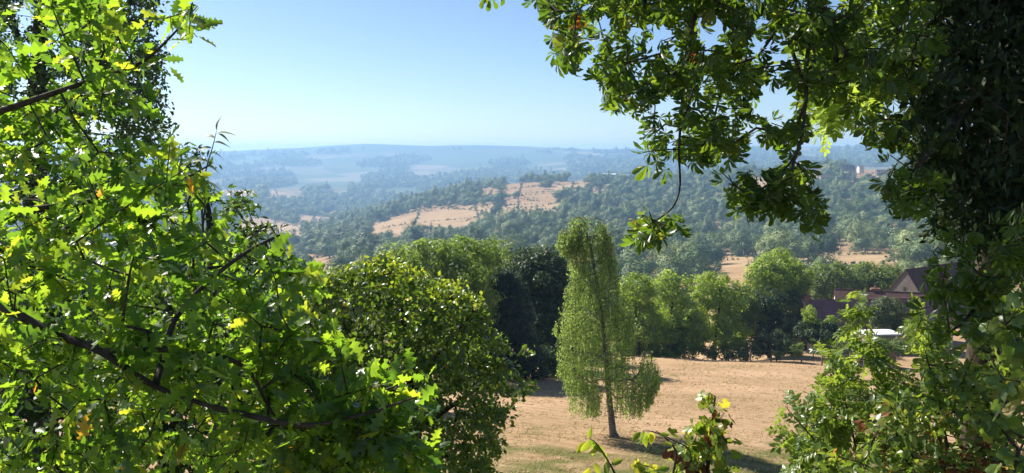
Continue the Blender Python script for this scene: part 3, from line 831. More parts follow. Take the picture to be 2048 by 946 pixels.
# ------------------------------------------------------------------ trees between the field and the valley
def mid_tree(name, label, Y, px, py_base, lobes_px, mat, nclump, rcl, nleaf, lsize, seed, cat="tree", group=None, tpl=RHOMB, bark='bark', trunk_r=.22, **kw):
    """lobes_px: (px, py, half width px, half height px, depth offset m) at depth Y; stands on the ground below px"""
    b = ground(px, Y)
    if py_base: b[2] = min(b[2], at(px, py_base, Y)[2])
    lobes = []
    for l in lobes_px:
        c = at(l[0], l[1], Y + l[4]); k = (Y + l[4]) / F
        lobes.append((c, (l[2] * k, max(l[2], 0.8 * l[3]) * k * .9, l[3] * k)))
    o = thing(name, label, cat, b, group)
    me, cs = crown_mesh("crown", lobes, int(nclump * 1.5), rcl * 1.05, int(nleaf * 1.35), lsize * (1.75 if tpl is SLIM else 1.35), mat, tpl, seed, base=b, **kw)
    link("crown", me, o)
    top = max(l[0][2] for l in lobes)
    cx = sum(l[0] for l in lobes) / len(lobes)
    tp = np.array([b - [0, 0, .4], b + [(cx[0] - b[0]) * .2, (cx[1] - b[1]) * .2, (top - b[2]) * .3], np.array([cx[0], cx[1], b[2] + (top - b[2]) * .65]), np.array([cx[0], cx[1], top])])
    rr = [trunk_r * 1.3, trunk_r, trunk_r * .65, trunk_r * .2]
    link("trunk", trunk_mesh("trunk", tp, rr, M[bark], b), o)
    sub = cs[np.random.default_rng(seed).permutation(len(cs))[:min(len(cs), 60)]]
    link("limbs", limbs_mesh("limbs", tp, rr, sub, M[bark], .012, 1.0, b), o)
    return o
mid_tree("walnut_tree", "big yellow-green walnut tree rising behind the yellow-topped hornbeam", 52, 890, 800,
         [(800, 545, 55, 55, 0), (860, 535, 70, 55, -1), (940, 520, 60, 45, 1), (975, 520, 45, 40, 2), (920, 580, 70, 70, -2), (950, 620, 45, 50, -1), (820, 620, 70, 70, 0), (880, 680, 90, 80, 1)],
         M['walnut'], 330, .62, 62, .17, 11, tpl=SLIM, droop=.5, trunk_r=.3)
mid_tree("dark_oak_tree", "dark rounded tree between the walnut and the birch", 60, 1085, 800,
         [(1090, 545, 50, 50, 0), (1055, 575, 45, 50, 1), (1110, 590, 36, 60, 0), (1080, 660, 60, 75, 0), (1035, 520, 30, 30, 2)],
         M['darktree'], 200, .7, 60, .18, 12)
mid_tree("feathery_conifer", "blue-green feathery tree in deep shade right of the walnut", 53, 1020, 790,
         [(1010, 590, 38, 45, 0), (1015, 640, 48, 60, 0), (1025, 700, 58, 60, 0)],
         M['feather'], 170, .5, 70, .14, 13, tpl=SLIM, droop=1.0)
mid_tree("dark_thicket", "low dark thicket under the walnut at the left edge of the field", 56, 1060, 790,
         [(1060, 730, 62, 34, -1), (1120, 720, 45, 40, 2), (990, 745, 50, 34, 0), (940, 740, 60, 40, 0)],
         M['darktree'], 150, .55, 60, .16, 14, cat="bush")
mid_tree("robinia_tree", "light green tree peeping out left of the birch trunk", 66, 1135, 760,
         [(1130, 610, 30, 40, 0), (1150, 650, 40, 60, 0), (1180, 690, 45, 50, 1)], M['robinia'], 90, .5, 60, .16, 15)
mid_tree("robinia_tree", "fresh green tree just right of the birch, first of the row", 77, 1275, 730,
         [(1270, 588, 40, 40, 0), (1255, 650, 45, 50, 1), (1290, 660, 42, 55, 0)], M['robinia'], 130, .6, 60, .18, 16, group="row of trees behind the mown field")
mid_tree("robinia_tree", "tall fresh green tree in the middle of the row behind the field", 79, 1345, 730,
         [(1345, 580, 42, 36, 0), (1330, 640, 45, 50, 1), (1370, 655, 42, 60, 0), (1330, 690, 50, 35, -1)], M['robinia'], 150, .6, 60, .18, 17, group="row of trees behind the mown field")
mid_tree("robinia_tree", "yellowish green tree in the row, next to the dark shade under the ash", 81, 1425, 725,
         [(1420, 580, 40, 36, 0), (1450, 592, 40, 42, 1), (1420, 650, 48, 55, 0), (1460, 670, 36, 45, 0)], M['robinia'], 150, .6, 60, .18, 18, group="row of trees behind the mown field")
mid_tree("robinia_tree", "rounded green tree filling the gap before the tall ash", 86, 1490, 725,
         [(1478, 605, 36, 34, 0), (1500, 640, 30, 40, 1), (1470, 650, 34, 40, 0)], M['ash'], 120, .6, 60, .18, 40, group="row of trees behind the mown field")
mid_tree("garden_hedge", "low leafy hedge before the white-roofed shed and farmhouse wall", 78, 1750, 720,
         [(1700, 692, 34, 15, 0), (1755, 694, 34, 15, 0), (1815, 692, 36, 17, 0), (1865, 690, 30, 20, 0)], M['ash'], 110, .4, 60, .13, 41, cat="hedge", trunk_r=.04)
mid_tree("tall_ash_tree", "tallest bright green ash at the right end of the row", 97, 1550, 700,
         [(1555, 540, 42, 40, 0), (1530, 565, 38, 40, -2), (1590, 560, 34, 38, 1), (1560, 600, 50, 45, 0)], M['robinia'], 170, .8, 60, .22, 19, trunk_r=.3, group="row of trees behind the mown field")
mid_tree("ash_shade", "nearly black foliage added as the shade under the tall ash", 88, 1535, 715,  # dark leaf mass standing in for the shade under the ash
         [(1535, 610, 34, 40, 0), (1520, 650, 40, 50, 0), (1560, 660, 30, 45, 0)], M['darktree'], 120, .6, 60, .18, 20)
mid_tree("lime_tree", "broad green tree behind the roofs, left one of the two", 132, 1660, 640,
         [(1655, 560, 48, 36, 0), (1630, 590, 34, 38, -1), (1690, 570, 40, 36, 2)], M['ash'], 150, 1.0, 60, .28, 21, group="trees behind the roofs")
mid_tree("lime_tree", "broad green tree behind the roofs, right one by the grey gable", 140, 1745, 620,
         [(1740, 558, 50, 32, 0), (1780, 562, 34, 28, 2), (1710, 575, 40, 30, 0)], M['ash'], 140, 1.0, 60, .28, 22, group="trees behind the roofs")
mid_tree("elder_tree", "grey-green leaning tree at the left gable of the plum roof", 93, 1605, 690,
         [(1585, 610, 22, 34, 2), (1600, 650, 22, 36, 2), (1575, 650, 26, 40, 2)], M['grey_green'], 80, .6, 55, .18, 23)
mid_tree("round_bush", "grey-green rounded bush standing behind the fence posts", 77.5, 1550, 716,
         [(1548, 688, 36, 26, 0), (1525, 697, 22, 18, 0), (1572, 692, 22, 22, 0)], M['grey_green'], 90, .38, 70, .13, 24, cat="bush", trunk_r=.06)
mid_tree("garden_shrub", "dark shrub below the plum-coloured roof", 82, 1640, 705,
         [(1645, 672, 38, 26, 0), (1615, 668, 26, 28, 1), (1668, 668, 20, 24, 0)], M['darktree'], 90, .45, 60, .14, 25, cat="bush", trunk_r=.06)
mid_tree("young_acacia", "small light green sapling against the left end of the plum roof", 83, 1622, 690,
         [(1620, 632, 14, 22, 0), (1628, 655, 16, 20, 0)], M['robinia'], 30, .35, 50, .12, 26, trunk_r=.05)
mid_tree("young_acacia", "small light green sapling in front of the middle of the plum roof", 83, 1664, 690,
         [(1664, 645, 12, 14, 0), (1667, 662, 12, 16, 0)], M['robinia'], 22, .32, 50, .12, 27, trunk_r=.05)
mid_tree("pear_tree", "grey-green fruit tree in front of the right part of the plum roof", 84, 1775, 690,
         [(1775, 615, 28, 22, 0), (1755, 628, 20, 18, 0), (1795, 632, 24, 22, 1), (1775, 650, 30, 20, 0)], M['grey_green'], 90, .42, 60, .14, 28, trunk_r=.1)
mid_tree("fence_weed", "leafy weeds grown up round the ivy-covered fence post", 75.5, 1585, 722,
         [(1588, 702, 14, 12, 0), (1600, 700, 6, 16, 0), (1560, 710, 10, 8, 0)], M['ash'], 26, .25, 50, .11, 29, cat="plant", trunk_r=.03)
mid_tree("verge_brush", "scrub along the far edge of the mown field under the row of trees", 78.5, 1400, 728,
         [(1300, 700, 50, 16, 0), (1380, 705, 50, 14, 0), (1450, 705, 40, 16, 0), (1250, 705, 40, 18, 0), (1500, 700, 26, 18, 0)], M['ash'], 130, .45, 50, .14, 30, cat="bush", trunk_r=.04)
mid_tree("hazel_bush", "dark green bush behind the yellow-topped hornbeam, below the small straw field", 40, 690, 700,
         [(690, 560, 38, 24, 0), (660, 590, 45, 45, 1), (720, 590, 40, 40, 1)], M['ash'], 90, .5, 60, .13, 31, cat="bush")

# ------------------------------------------------------------------ weeping birch
def build_birch():
    Y = 32.0
    b = hit(1228, 874, 15, 70); Y = b[1]
    k = Y / F
    o = thing("weeping_birch", "weeping birch standing alone in the mown field", "tree", b)
    tr_px = [(1228, 878), (1219, 800), (1212, 720), (1204, 640), (1192, 560), (1180, 490), (1165, 440)]
    tp = [at(x, y, Y) for x, y in tr_px]; tp[0] = b - np.array([0, 0, .25])
    tr = [.165, .115, .10, .085, .06, .04, .015]
    st, P = stem("trunk", [p for p in tp], tr, M['birch_bark'], o, b, 9, 6)
    # root flare
    V, Q = tubes(np.array([b + [0, 0, .25], b + [.24, -.05, -.12], b + [-.22, -.1, -.12], b + [.05, -.24, -.12], b + [0, .2, -.1]]), np.array([-1, 0, 0, 0, 0]), np.array([.11, .06, .06, .06, .06]), 6)
    link("root_flare", mesh_quads("root_flare", V - b, Q, M['birch_bark'], smooth=True), o)
    prof = [(432, 1152, 1190), (445, 1130, 1212), (465, 1118, 1222), (490, 1115, 1228), (505, 1130, 1234), (540, 1144, 1236), (560, 1142, 1240), (580, 1126, 1252), (605, 1108, 1262), (650, 1106, 1272), (680, 1122, 1286), (710, 1120, 1310), (750, 1120, 1328), (795, 1140, 1306), (835, 1152, 1288)]
    py = np.array([p[0] for p in prof]); xl = np.array([p[1] for p in prof]); xr = np.array([p[2] for p in prof])
    r = np.random.default_rng(77)
    heads = []; lens = []
    # strand heads inside the silhouette of revolution; strands hang from them
    n = 1750
    while len(heads) < n:
        y = 434 + (800 - 434) * r.random()
        if len(heads) < 230: y = 434 + 46 * r.random()
        a, c = np.interp(y, py, xl), np.interp(y, py, xr)
        if len(heads) >= 230 and r.random() > (c - a) / 200 * (1.0 if y < 690 else 1.25): continue
        x = a + (c - a) * r.random()
        cx = np.interp(y, [p[1] for p in tr_px][::-1], [p[0] for p in tr_px][::-1])
        half = (c - a) / 2
        off = np.clip((x - (a + c) / 2) / half, -1, 1)
        zz = (r.random() * 2 - 1) * math.sqrt(max(0, 1 - off * off)) * half * k * .85
        L = (20 + 60 * r.random()) * k if y > 482 else (34 + 46 * r.random()) * k
        yb = y + L / k
        a2, c2 = np.interp(yb, py, xl), np.interp(yb, py, xr)
        for q in range(12):
            yb = y + L / k
            a2, c2 = np.interp(yb, py, xl), np.interp(yb, py, xr)
            if yb > 842 or x < a2 - 4 or x > c2 + 4 or (y < 500 < yb - 12 and x < 1142): L *= .82
            else: break
        # ragged gaps
        if vnoise(np.array(x / 18.), np.array(y / 30.), 4) < .40 and r.random() < .88: continue
        heads.append(at(x, y, Y + zz)); lens.append(L)
    heads = np.array(heads); lens = np.array(lens)
    Pn, par, tips = grow(P[8:], heads[::2], .45, .1, -.05, .3)
    rr = pipe(par, tips, .006, .45)
    V, Q = tubes(Pn, par, rr, 4)
    link("limbs", mesh_quads("limbs", V - b, Q, M['birch_bark']), o)
    # strands
    seg = 5
    SP = []; spar = []; srad = []; lp = []; ld = []
    for h, L in zip(heads, lens):
        base = len(SP); drift = r.normal(0, .07, 3); drift[0] -= .03; drift[2] = 0
        for q in range(seg + 1):
            t = q / seg
            p = h + np.array([0, 0, -L * t]) + drift * t * L + r.normal(0, .012, 3)
            SP.append(p); spar.append(-1 if q == 0 else base + q - 1); srad.append(.0035)
        nl = int(10 + L * 21)
        for t in r.random(nl):
            p = h + np.array([0, 0, -L * t]) + drift * t * L + r.normal(0, .045, 3)
            lp.append(p); ld.append(np.array([0, 0, -1.]) + r.normal(0, .5, 3))
    V, Q = tubes(np.array(SP), np.array(spar), np.array(srad), 3)
    link("hanging_twigs", mesh_quads("hanging_twigs", V - b, Q, M['bark']), o)
    lp = np.array(lp); ld = np.array(ld)
    nn = nrm(r.normal(size=lp.shape) + np.array([0, 0, .35]))
    V, Q, ix = scatter(RHOMB[0], RHOMB[1], lp, frames(ld, nn), .072 * (.7 + .6 * r.random(len(lp))))
    c = link("crown", mesh_quads("crown", V - b, Q, M['birch'], r.random(len(lp))[ix]), o)
    c["kind"] = "stuff"
    print("birch leaves", len(lp))
build_birch()

# ------------------------------------------------------------------ houses
def uvquad_mesh(name, polys, mat):
    """polys: list of vertex lists; UV in metres on each face's plane"""
    V = []; loops = []; st = []; tt = []; uvs = []
    for p in polys:
        p = [np.array(q, float) for q in p]
        st.append(len(loops)); tt.append(len(p))
        u = nrm(p[1] - p[0]); n = nrm(np.cross(p[1] - p[0], p[-1] - p[0])); v = np.cross(n, u)
        for q in p:
            loops.append(len(V)); V.append(q); uvs.append(((q - p[0]) @ u, (q - p[0]) @ v))
    me = mesh_np(name, np.array(V), np.array(loops), np.array(st), np.array(tt), mat)
    l = me.uv_layers.new(name="uv")
    l.data.foreach_set("uv", np.array(uvs, np.float32).ravel())
    return me
def box_polys(x0, x1, y0, y1, z0, z1):
    a = [(x0, y0, z0), (x1, y0, z0), (x1, y1, z0), (x0, y1, z0), (x0, y0, z1), (x1, y0, z1), (x1, y1, z1), (x0, y1, z1)]
    return [[a[i] for i in f] for f in ((0, 1, 5, 4), (1, 2, 6, 5), (2, 3, 7, 6), (3, 0, 4, 7), (4, 5, 6, 7), (3, 2, 1, 0))]
def gable_house(name, label, loc, rotz, L, W, hw, hr, wall, roof, chim=(), wins=(), group=None, cat="house", over=.35, coping=False, flare=.0):
    """ridge along local X from 0 to L, width W along Y (centred), walls hw high, roof hr above"""
    o = thing(name, label, cat, loc, group, rotz)
    h = W / 2
    walls = [[(0, -h, -1.5), (L, -h, -1.5), (L, -h, hw), (0, -h, hw)], [(L, h, -1.5), (0, h, -1.5), (0, h, hw), (L, h, hw)],
             [(0, h, -1.5), (0, -h, -1.5), (0, -h, hw), (0, 0, hw + hr - .04), (0, h, hw)], [(L, -h, -1.5), (L, h, -1.5), (L, h, hw), (L, 0, hw + hr - .04), (L, -h, hw)]]
    link("wall", uvquad_mesh("wall", walls, wall), o)
    e = over; sl = hr / h; th = .14
    polys = []
    for s in (-1, 1):
        y1 = s * (h + e); z1 = hw - e * sl
        a, b_, c, d = (-e * .4, y1, z1), (L + e * .4, y1, z1), (L + e * .4, 0, hw + hr), (-e * .4, 0, hw + hr)
        top = [a, b_, c, d] if s < 0 else [b_, a, d, c]
        up = np.array([0, 0, th])
        polys.append([tuple(np.array(q) + up) for q in top])
        bot = [tuple(np.array(q) + [0, 0, .01]) for q in top]
        polys.append(bot[::-1])
        for i in range(4):
            polys.append([bot[i], bot[(i + 1) % 4], tuple(np.array(top[(i + 1) % 4]) + up), tuple(np.array(top[i]) + up)])
    ro = link("roof", uvquad_mesh("roof", polys, roof), o)
    # ridge tiles
    n = int(L / .42)
    rp = []
    for i in range(n):
        x0 = -e * .3 + i * (L + e * .6) / n; x1 = x0 + (L + e * .6) / n * .93
        j = random.uniform(-.015, .02); z = hw + hr + th + j
        ring = [(-.15, -.13), (-.08, .05), (.08, .05), (.15, -.13)]
        for q in range(3):
            rp.append([(x0, ring[q][0], z + ring[q][1]), (x1, ring[q][0], z + ring[q][1]), (x1, ring[q + 1][0], z + ring[q + 1][1]), (x0, ring[q + 1][0], z + ring[q + 1][1])][::-1])
    link("ridge_tiles", uvquad_mesh("ridge_tiles", rp, roof), ro)
    if coping:
        cpz = []
        for s in (-1, 1):
            a = np.array([-.32, s * (h + .25), hw - .2]); b_ = np.array([-.32, 0, hw + hr + .12])
            for t0 in np.linspace(0, 1, 14)[:-1]:
                p = a + (b_ - a) * t0; q = a + (b_ - a) * (t0 + 1 / 14)
                dz = np.array([0, 0, .20]); dx = np.array([.34, 0, 0])
                cpz += [[tuple(p), tuple(q), tuple(q + dz), tuple(p + dz)], [tuple(p + dz), tuple(q + dz), tuple(q + dz + dx), tuple(p + dz + dx)], [tuple(p + dx), tuple(p + dz + dx), tuple(q + dz + dx), tuple(q + dx)]]
        link("gable_coping", uvquad_mesh("gable_coping", cpz, M['stone']), o)
    for (x, y, wx, wy, zt) in chim:
        c = link("chimney", uvquad_mesh("chimney", box_polys(x - wx, x + wx, y - wy, y + wy, hw + hr * .5, zt) + box_polys(x - wx - .06, x + wx + .06, y - wy - .06, y + wy + .06, zt - .22, zt - .10), M['chim']), ro)
        link("chimney_pot", uvquad_mesh("chimney_pot", box_polys(x - .12, x + .12, y - .12, y + .12, zt, zt + .3), M['chim']), c)
    for (face, a, zc, ww, wh) in wins:
        if face == 'g': q = lambda u, z, dd: (-dd, -u, z)
        else: q = lambda u, z, dd: (u, -h - dd, z)
        fr = []
        for (u0, u1, z0, z1) in ((a - ww / 2 - .08, a - ww / 2, zc - wh / 2 - .08, zc + wh / 2 + .08), (a + ww / 2, a + ww / 2 + .08, zc - wh / 2 - .08, zc + wh / 2 + .08), (a - ww / 2, a + ww / 2, zc - wh / 2 - .08, zc - wh / 2), (a - ww / 2, a + ww / 2, zc + wh / 2, zc + wh / 2 + .08)):
            fr.append([q(u0, z0, .04), q(u1, z0, .04), q(u1, z1, .04), q(u0, z1, .04)])
        wo = link("window", uvquad_mesh("window", fr, M['wood']), o)
        link("pane", uvquad_mesh("pane", [[q(a - ww / 2, zc - wh / 2, .015), q(a + ww / 2, zc - wh / 2, .015), q(a + ww / 2, zc + wh / 2, .015), q(a - ww / 2, zc + wh / 2, .015)]], M['glass']), wo)
    return o
M['chim'] = plain_mat("old_brick", (.16, .085, .06), (.28, .16, .115), 5, 0.95, 0.4, 0.1)
def place_ridge(px0, py0, Y0, px1, Y1):
    """ridge start point and heading towards px1 at depth Y1"""
    a = at(px0, py0, Y0); b = at(px1, py0, Y1)
    return a, math.atan2(b[1] - a[1], b[0] - a[0]), math.hypot(b[0] - a[0], b[1] - a[1])
a, rz, L = place_ridge(1608, 603, 94, 1870, 96)
hr, hw = 3.5, 2.2
gable_house("farmhouse", "long farmhouse with a plum-coloured tiled roof and stone gable", (a[0], a[1], a[2] - hw - hr), rz, L, 6.4, hw, hr, M['stone'], M['roof'],
            chim=[(.25, 0, .38, .30, hw + hr + .75)], wins=[('f', 5, 1.1, .9, 1.2), ('f', 9, 1.1, .9, 1.2), ('g', .3, 2.4, .6, .8)], coping=True)
a, rz, L = place_ridge(1671, 580, 106, 1900, 102)
gable_house("barn", "barn with a dark brown roof and sunlit gable behind the farmhouse", (a[0], a[1], a[2] - 3.4 - 2.8), rz, L, 6.0, 3.4, 2.8, M['render'], M['roof_dark'],
            chim=[(5.0, .3, .55, .4, 3.4 + 2.8 + .45)], wins=[('g', .2, 3.2, .7, .7)], cat="barn")
a, rz, L = place_ridge(1812, 541, 116, 1960, 128)
gable_house("tall_barn", "taller gabled building in shade grey behind the dark roofed barn", (a[0], a[1], a[2] - 4.6 - 3.4), rz, L, 5.0, 4.6, 3.4, M['greywall'], M['roof_dark'], wins=[('g', 0, 5.2, .5, .6)], cat="barn")
# white shed by the house
def build_shed():
    p = at(1735, 676, 80)
    g = ground(1735, 80)
    o = thing("garden_shed", "low white shed with a flat white roof in front of the farmhouse", "shed", (p[0], p[1], g[2]), None, R(4))
    hgt = at(1735, 668, 80)[2] - g[2]
    link("wall", uvquad_mesh("wall", box_polys(0, 3.2, 0, 1.8, -.3, hgt - .14), M['stone']), o)
    link("roof", uvquad_mesh("roof", box_polys(-.2, 3.5, -.25, 2.05, hgt - .13, hgt), M['white']), o)
    link("door", uvquad_mesh("door", box_polys(.3, 1.1, -.05, -.005, 0, 1.8), M['greywall']), o)
build_shed()

# ------------------------------------------------------------------ fence along the far edge of the field
def build_fence():
    posts = [(1454, 76), (1483, 78.5), (1497, 76), (1538, 75.5), (1599, 75), (1640, 74.5), (1694, 74), (1723, 73.8), (1780, 73)]
    b = ground(1454, 76)
    o = thing("field_fence", "weathered post and wire fence along the far edge of the field", "fence", b)
    tops = []
    for i, (px, Y) in enumerate(posts):
        g = ground(px, Y); h = 1.15 + .25 * random.random(); lean = np.array([random.gauss(0, .05), random.gauss(0, .05), 0])
        V, Q = tubes(np.array([g - [0, 0, .3], g + lean * .5 + [0, 0, h * .5], g + lean + [0, 0, h]]), np.array([-1, 0, 1]), np.array([.075, .07, .065]), 7)
        cap = np.array([[len(V) - 7 + k for k in range(7)]])
        me = mesh_np("post", V - b, np.concatenate([Q.ravel(), cap.ravel()]), np.concatenate([np.arange(len(Q)) * 4, [len(Q) * 4]]), np.concatenate([np.full(len(Q), 4), [7]]), M['wood'])
        link("post", me, o)
        if i != 1: tops.append((g, h, lean))
    for f in (.35, .65, .92):
        P = [g + lean * f + np.array([0, -.07, h * f]) for g, h, lean in tops]
        V, Q = tubes(np.array(P), np.arange(-1, len(P) - 1), np.full(len(P), .006), 4)
        link("wire", mesh_quads("wire", V - b, Q, M['wire']), o)
build_fence()

# ------------------------------------------------------------------ village on the far slope, mast
VILL = [
    ("village_house", "low village house with brown roof at the left end of the hilltop village", 1606, 343, 1120, 17, 8, 3.5, 3.2, .15, 'render'),
    ("village_house", "wide dark-roofed village house on the hilltop, left of the pale tower", 1680, 341, 1120, 21, 9, 4.5, 5.0, .1, 'greywall'),
    ("village_house", "small brown-roofed barn just below the hilltop village", 1640, 357, 1010, 16, 9, 3.0, 4.5, -.2, 'stone'),
    ("village_house", "long pale house below the tower of the hilltop village", 1690, 349, 1060, 15, 7, 4.5, 2.5, .2, 'render'),
    ("village_house", "grey house at the right end of the hilltop village", 1752, 352, 1060, 18, 8, 4.0, 4.0, -.1, 'greywall'),
]
for nm, lab, px, py, Y, L, W, hw, hr, rz, wl in VILL:
    p = at(px, py, Y)
    g = float(H(p[0], p[1])); base = max(g, p[2] - 2)
    gable_house(nm, lab, (p[0], p[1], base), rz, L, W, hw, hr, M[wl], M['roof_far'], chim=[(L * .8, 0, .5, .4, hw + hr + 1.0)],
                wins=[('f', L * .25, hw * .55, 1.0, 1.3), ('f', L * .5, hw * .55, 1.0, 1.3), ('f', L * .75, hw * .55, 1.0, 1.3)], group="houses of the hilltop village")
p = at(1716, 341, 1100); gz = float(H(p[0], p[1]))
gable_house("village_tower", "pale square tower with a low roof in the hilltop village", (p[0], p[1], max(gz, p[2] - 2)), .1, 7, 7, 6.5, 2.0, M['render'], M['roof_far'], wins=[('f', 2.3, 4.5, 1, 1.4), ('f', 4.8, 4.5, 1, 1.4)], cat="tower")
for px, py, Y, L, lab in ((1206, 351, 1500, 26, "long white barn on the plain beyond the crest trees"), (1242, 353, 1500, 18, "short white barn right of the long one beyond the crest")):
    p = at(px, py, Y)
    gable_house("white_barn", lab, (p[0], p[1], p[2] - 2), .1, L, 11, 4, 2, M['white'], M['white'], wins=[('f', 5, 2, 2, 2)], cat="barn")
def build_mast():
    b = hit(993, 478, 300)
    o = thing("power_mast", "slender pale lattice power mast on the valley slope above the walnut", "mast", b)
    h = (at(993, 432, b[1])[2] - b[2]); wb = .9
    c = [(-1, -1), (1, -1), (1, 1), (-1, 1)]
    for s in c:
        V, Q = tubes(np.array([b + [s[0] * wb, s[1] * wb, -.5], b + [s[0] * .25, s[1] * .25, h]]), np.array([-1, 0]), np.array([.11, .08]), 5)
        link("leg", mesh_quads("leg", V - b, Q, M['mast']), o)
    P = []; par = []
    for i in range(9):
        for k in range(4):
            w0 = wb + (.25 - wb) * i / 9; w1 = wb + (.25 - wb) * (i + 1) / 9
            s = c[k]; s2 = c[(k + 1) % 4]
            par += [-1, len(P)]; P += [b + [s[0] * w0, s[1] * w0, h * i / 9], b + [s2[0] * w1, s2[1] * w1, h * (i + 1) / 9]]
    V, Q = tubes(np.array(P), np.array(par), np.full(len(P), .05), 4)
    link("lattice", mesh_quads("lattice", V - b, Q, M['mast']), o)
    for zz in (.86, .96):
        V, Q = tubes(np.array([b + [-2.2, 0, h * zz], b + [2.2, 0, h * zz]]), np.array([-1, 0]), np.array([.09, .09]), 5)
        link("crossarm", mesh_quads("crossarm", V - b, Q, M['mast']), o)
build_mast()

# ------------------------------------------------------------------ foreground foliage
def sample_region(polys, n, r, dens=None):
    """n pixel positions inside the union of polygons"""
    out = []
    xs = [p[0] for q in polys for p in q]; ys = [p[1] for q in polys for p in q]
    while len(out) < n:
        x = r.uniform(min(xs), max(xs), 4000); y = r.uniform(min(ys), max(ys), 4000)
        m = np.zeros(4000, bool)
        for q in polys: m |= inpoly(x, y, q)
        if dens is not None: m &= r.random(4000) < dens(x, y)
        for a, b in zip(x[m], y[m]): out.append((a, b))
    return np.array(out[:n])
def sprout(P, par, tips, per, spread, r, up=.35, hang=.0, out_w=.7, back=.16):
    """leaf positions, directions and normals round each twig tip"""
    k = np.repeat(np.arange(len(tips)), per)
    tp = P[tips]; pp = P[par[tips]]
    dv = nrm(tp - pp)
    t = r.random(len(k)) ** 1.3
    pos = tp[k] - dv[k] * (t * back)[:, None] + r.normal(0, spread * .25, (len(k), 3))
    rad = nrm(r.normal(size=(len(k), 3)))
    d = nrm(dv[k] * (1 - out_w * .5) + rad * out_w + np.array([0, 0, -hang]))
    n = nrm(r.normal(size=(len(k), 3)) * .75 + np.array([-.15, -.25, 1.0]) * up * 2)
    return pos, d, n
def leaves_of(o, base, tpls, tpl_lo, pos, d, n, sc, mat, nparts, name, r, stuff_name="foliage", min_px=9):
    """the largest nparts leaves in view as parts, the rest as one stuff part"""
    Rm = frames(d, n)
    px, py, dp = project(pos)
    inside = (px > -20) & (px < 2068) & (py > -20) & (py < 966)
    size = np.where(inside, sc / dp * F, 0) * (.35 + .65 * np.abs(np.einsum('ij,ij->i', Rm[:, :, 2], nrm(pos))))
    order = np.argsort(-size)
    nparts = int(min(nparts, np.sum(size > min_px)))
    mes = [mesh_quads(name, t[0], t[1], mat, smooth=True) for t in tpls]
    for i in order[:nparts]:
        c = link(name, mes[int(r.integers(len(mes)))], o)
        Mx = Matrix(Rm[i].tolist()).to_4x4()
        c.matrix_local = Matrix.Translation(Vector((pos[i] - base).tolist())) @ Mx @ Matrix.Scale(float(sc[i]), 4)
    rest = order[nparts:]
    if len(rest) < 1: return
    tl = tpl_lo if isinstance(tpl_lo, list) else [tpl_lo]
    Vs = []; Qs = []; ts = []; off = 0
    for q, t in enumerate(tl):
        sel = rest[q::len(tl)]
        if len(sel) == 0: continue
        V, Q, ix = scatter(t[0], t[1], pos[sel], Rm[sel], sc[sel])
        Vs.append(V); Qs.append(Q + off); off += len(V); ts.append(r.random(len(sel))[ix])
    f = link(stuff_name, mesh_quads(stuff_name, np.concatenate(Vs) - base, np.concatenate(Qs), mat, np.concatenate(ts), smooth=True), o)
    f["kind"] = "stuff"
def leafy(name, label, cat, base, roots, region, depth, n_tips, per, lsize, tpls, tpl_lo, mat, nparts, seed, step=.25, r_tip=.003, bark='bark', wob=.12, sag=0.0, dens=None, group=None,
          leaf_name="leaf", up=.35, hang=0.0, spread=.05, out_w=.7, back=.16, size_var=.5, depth_fn=None, min_px=9, pathw=.25, main=()):
    """a plant: hand-set stems (main), twigs grown to tips spread over its outline, leaves on the tips"""
    r = np.random.default_rng(seed)
    o = thing(name, label, cat, base, group)
    rp = [np.asarray(p, float) for p in roots]
    for nm, pts, rads in main:
        _, P = stem(nm, pts, rads, M[bark], o, base, 8, 8, 0.0)
        rp += list(P[len(P) // 8:])
    pxy = sample_region(region, n_tips, r, dens)
    if depth_fn is None: dep = r.uniform(depth[0], depth[1], n_tips)
    else: dep = depth_fn(pxy[:, 0], pxy[:, 1], r)
    T = np.array([at(a, b, y) for (a, b), y in zip(pxy, dep)])
    P, par, tips = grow(rp, T, step, wob, sag, pathw)
    rr = pipe(par, tips, r_tip)
    V, Q = tubes(P, par, rr, 5)
    tw = link("twigs", mesh_quads("twigs", V - base, Q, M[bark]), o); tw["kind"] = "stuff"
    ok = par[tips] >= 0
    pos, d, n = sprout(P, par, tips[ok], per, spread, r, up, hang, out_w, back)
    sc = lsize * (1 - size_var / 2 + size_var * r.random(len(pos)))
    leaves_of(o, base, tpls, tpl_lo, pos, d, n, sc, mat, nparts, leaf_name, r, min_px=min_px)
    return o, P, par, tips
def A(*pts): return [at(*p) for p in pts]

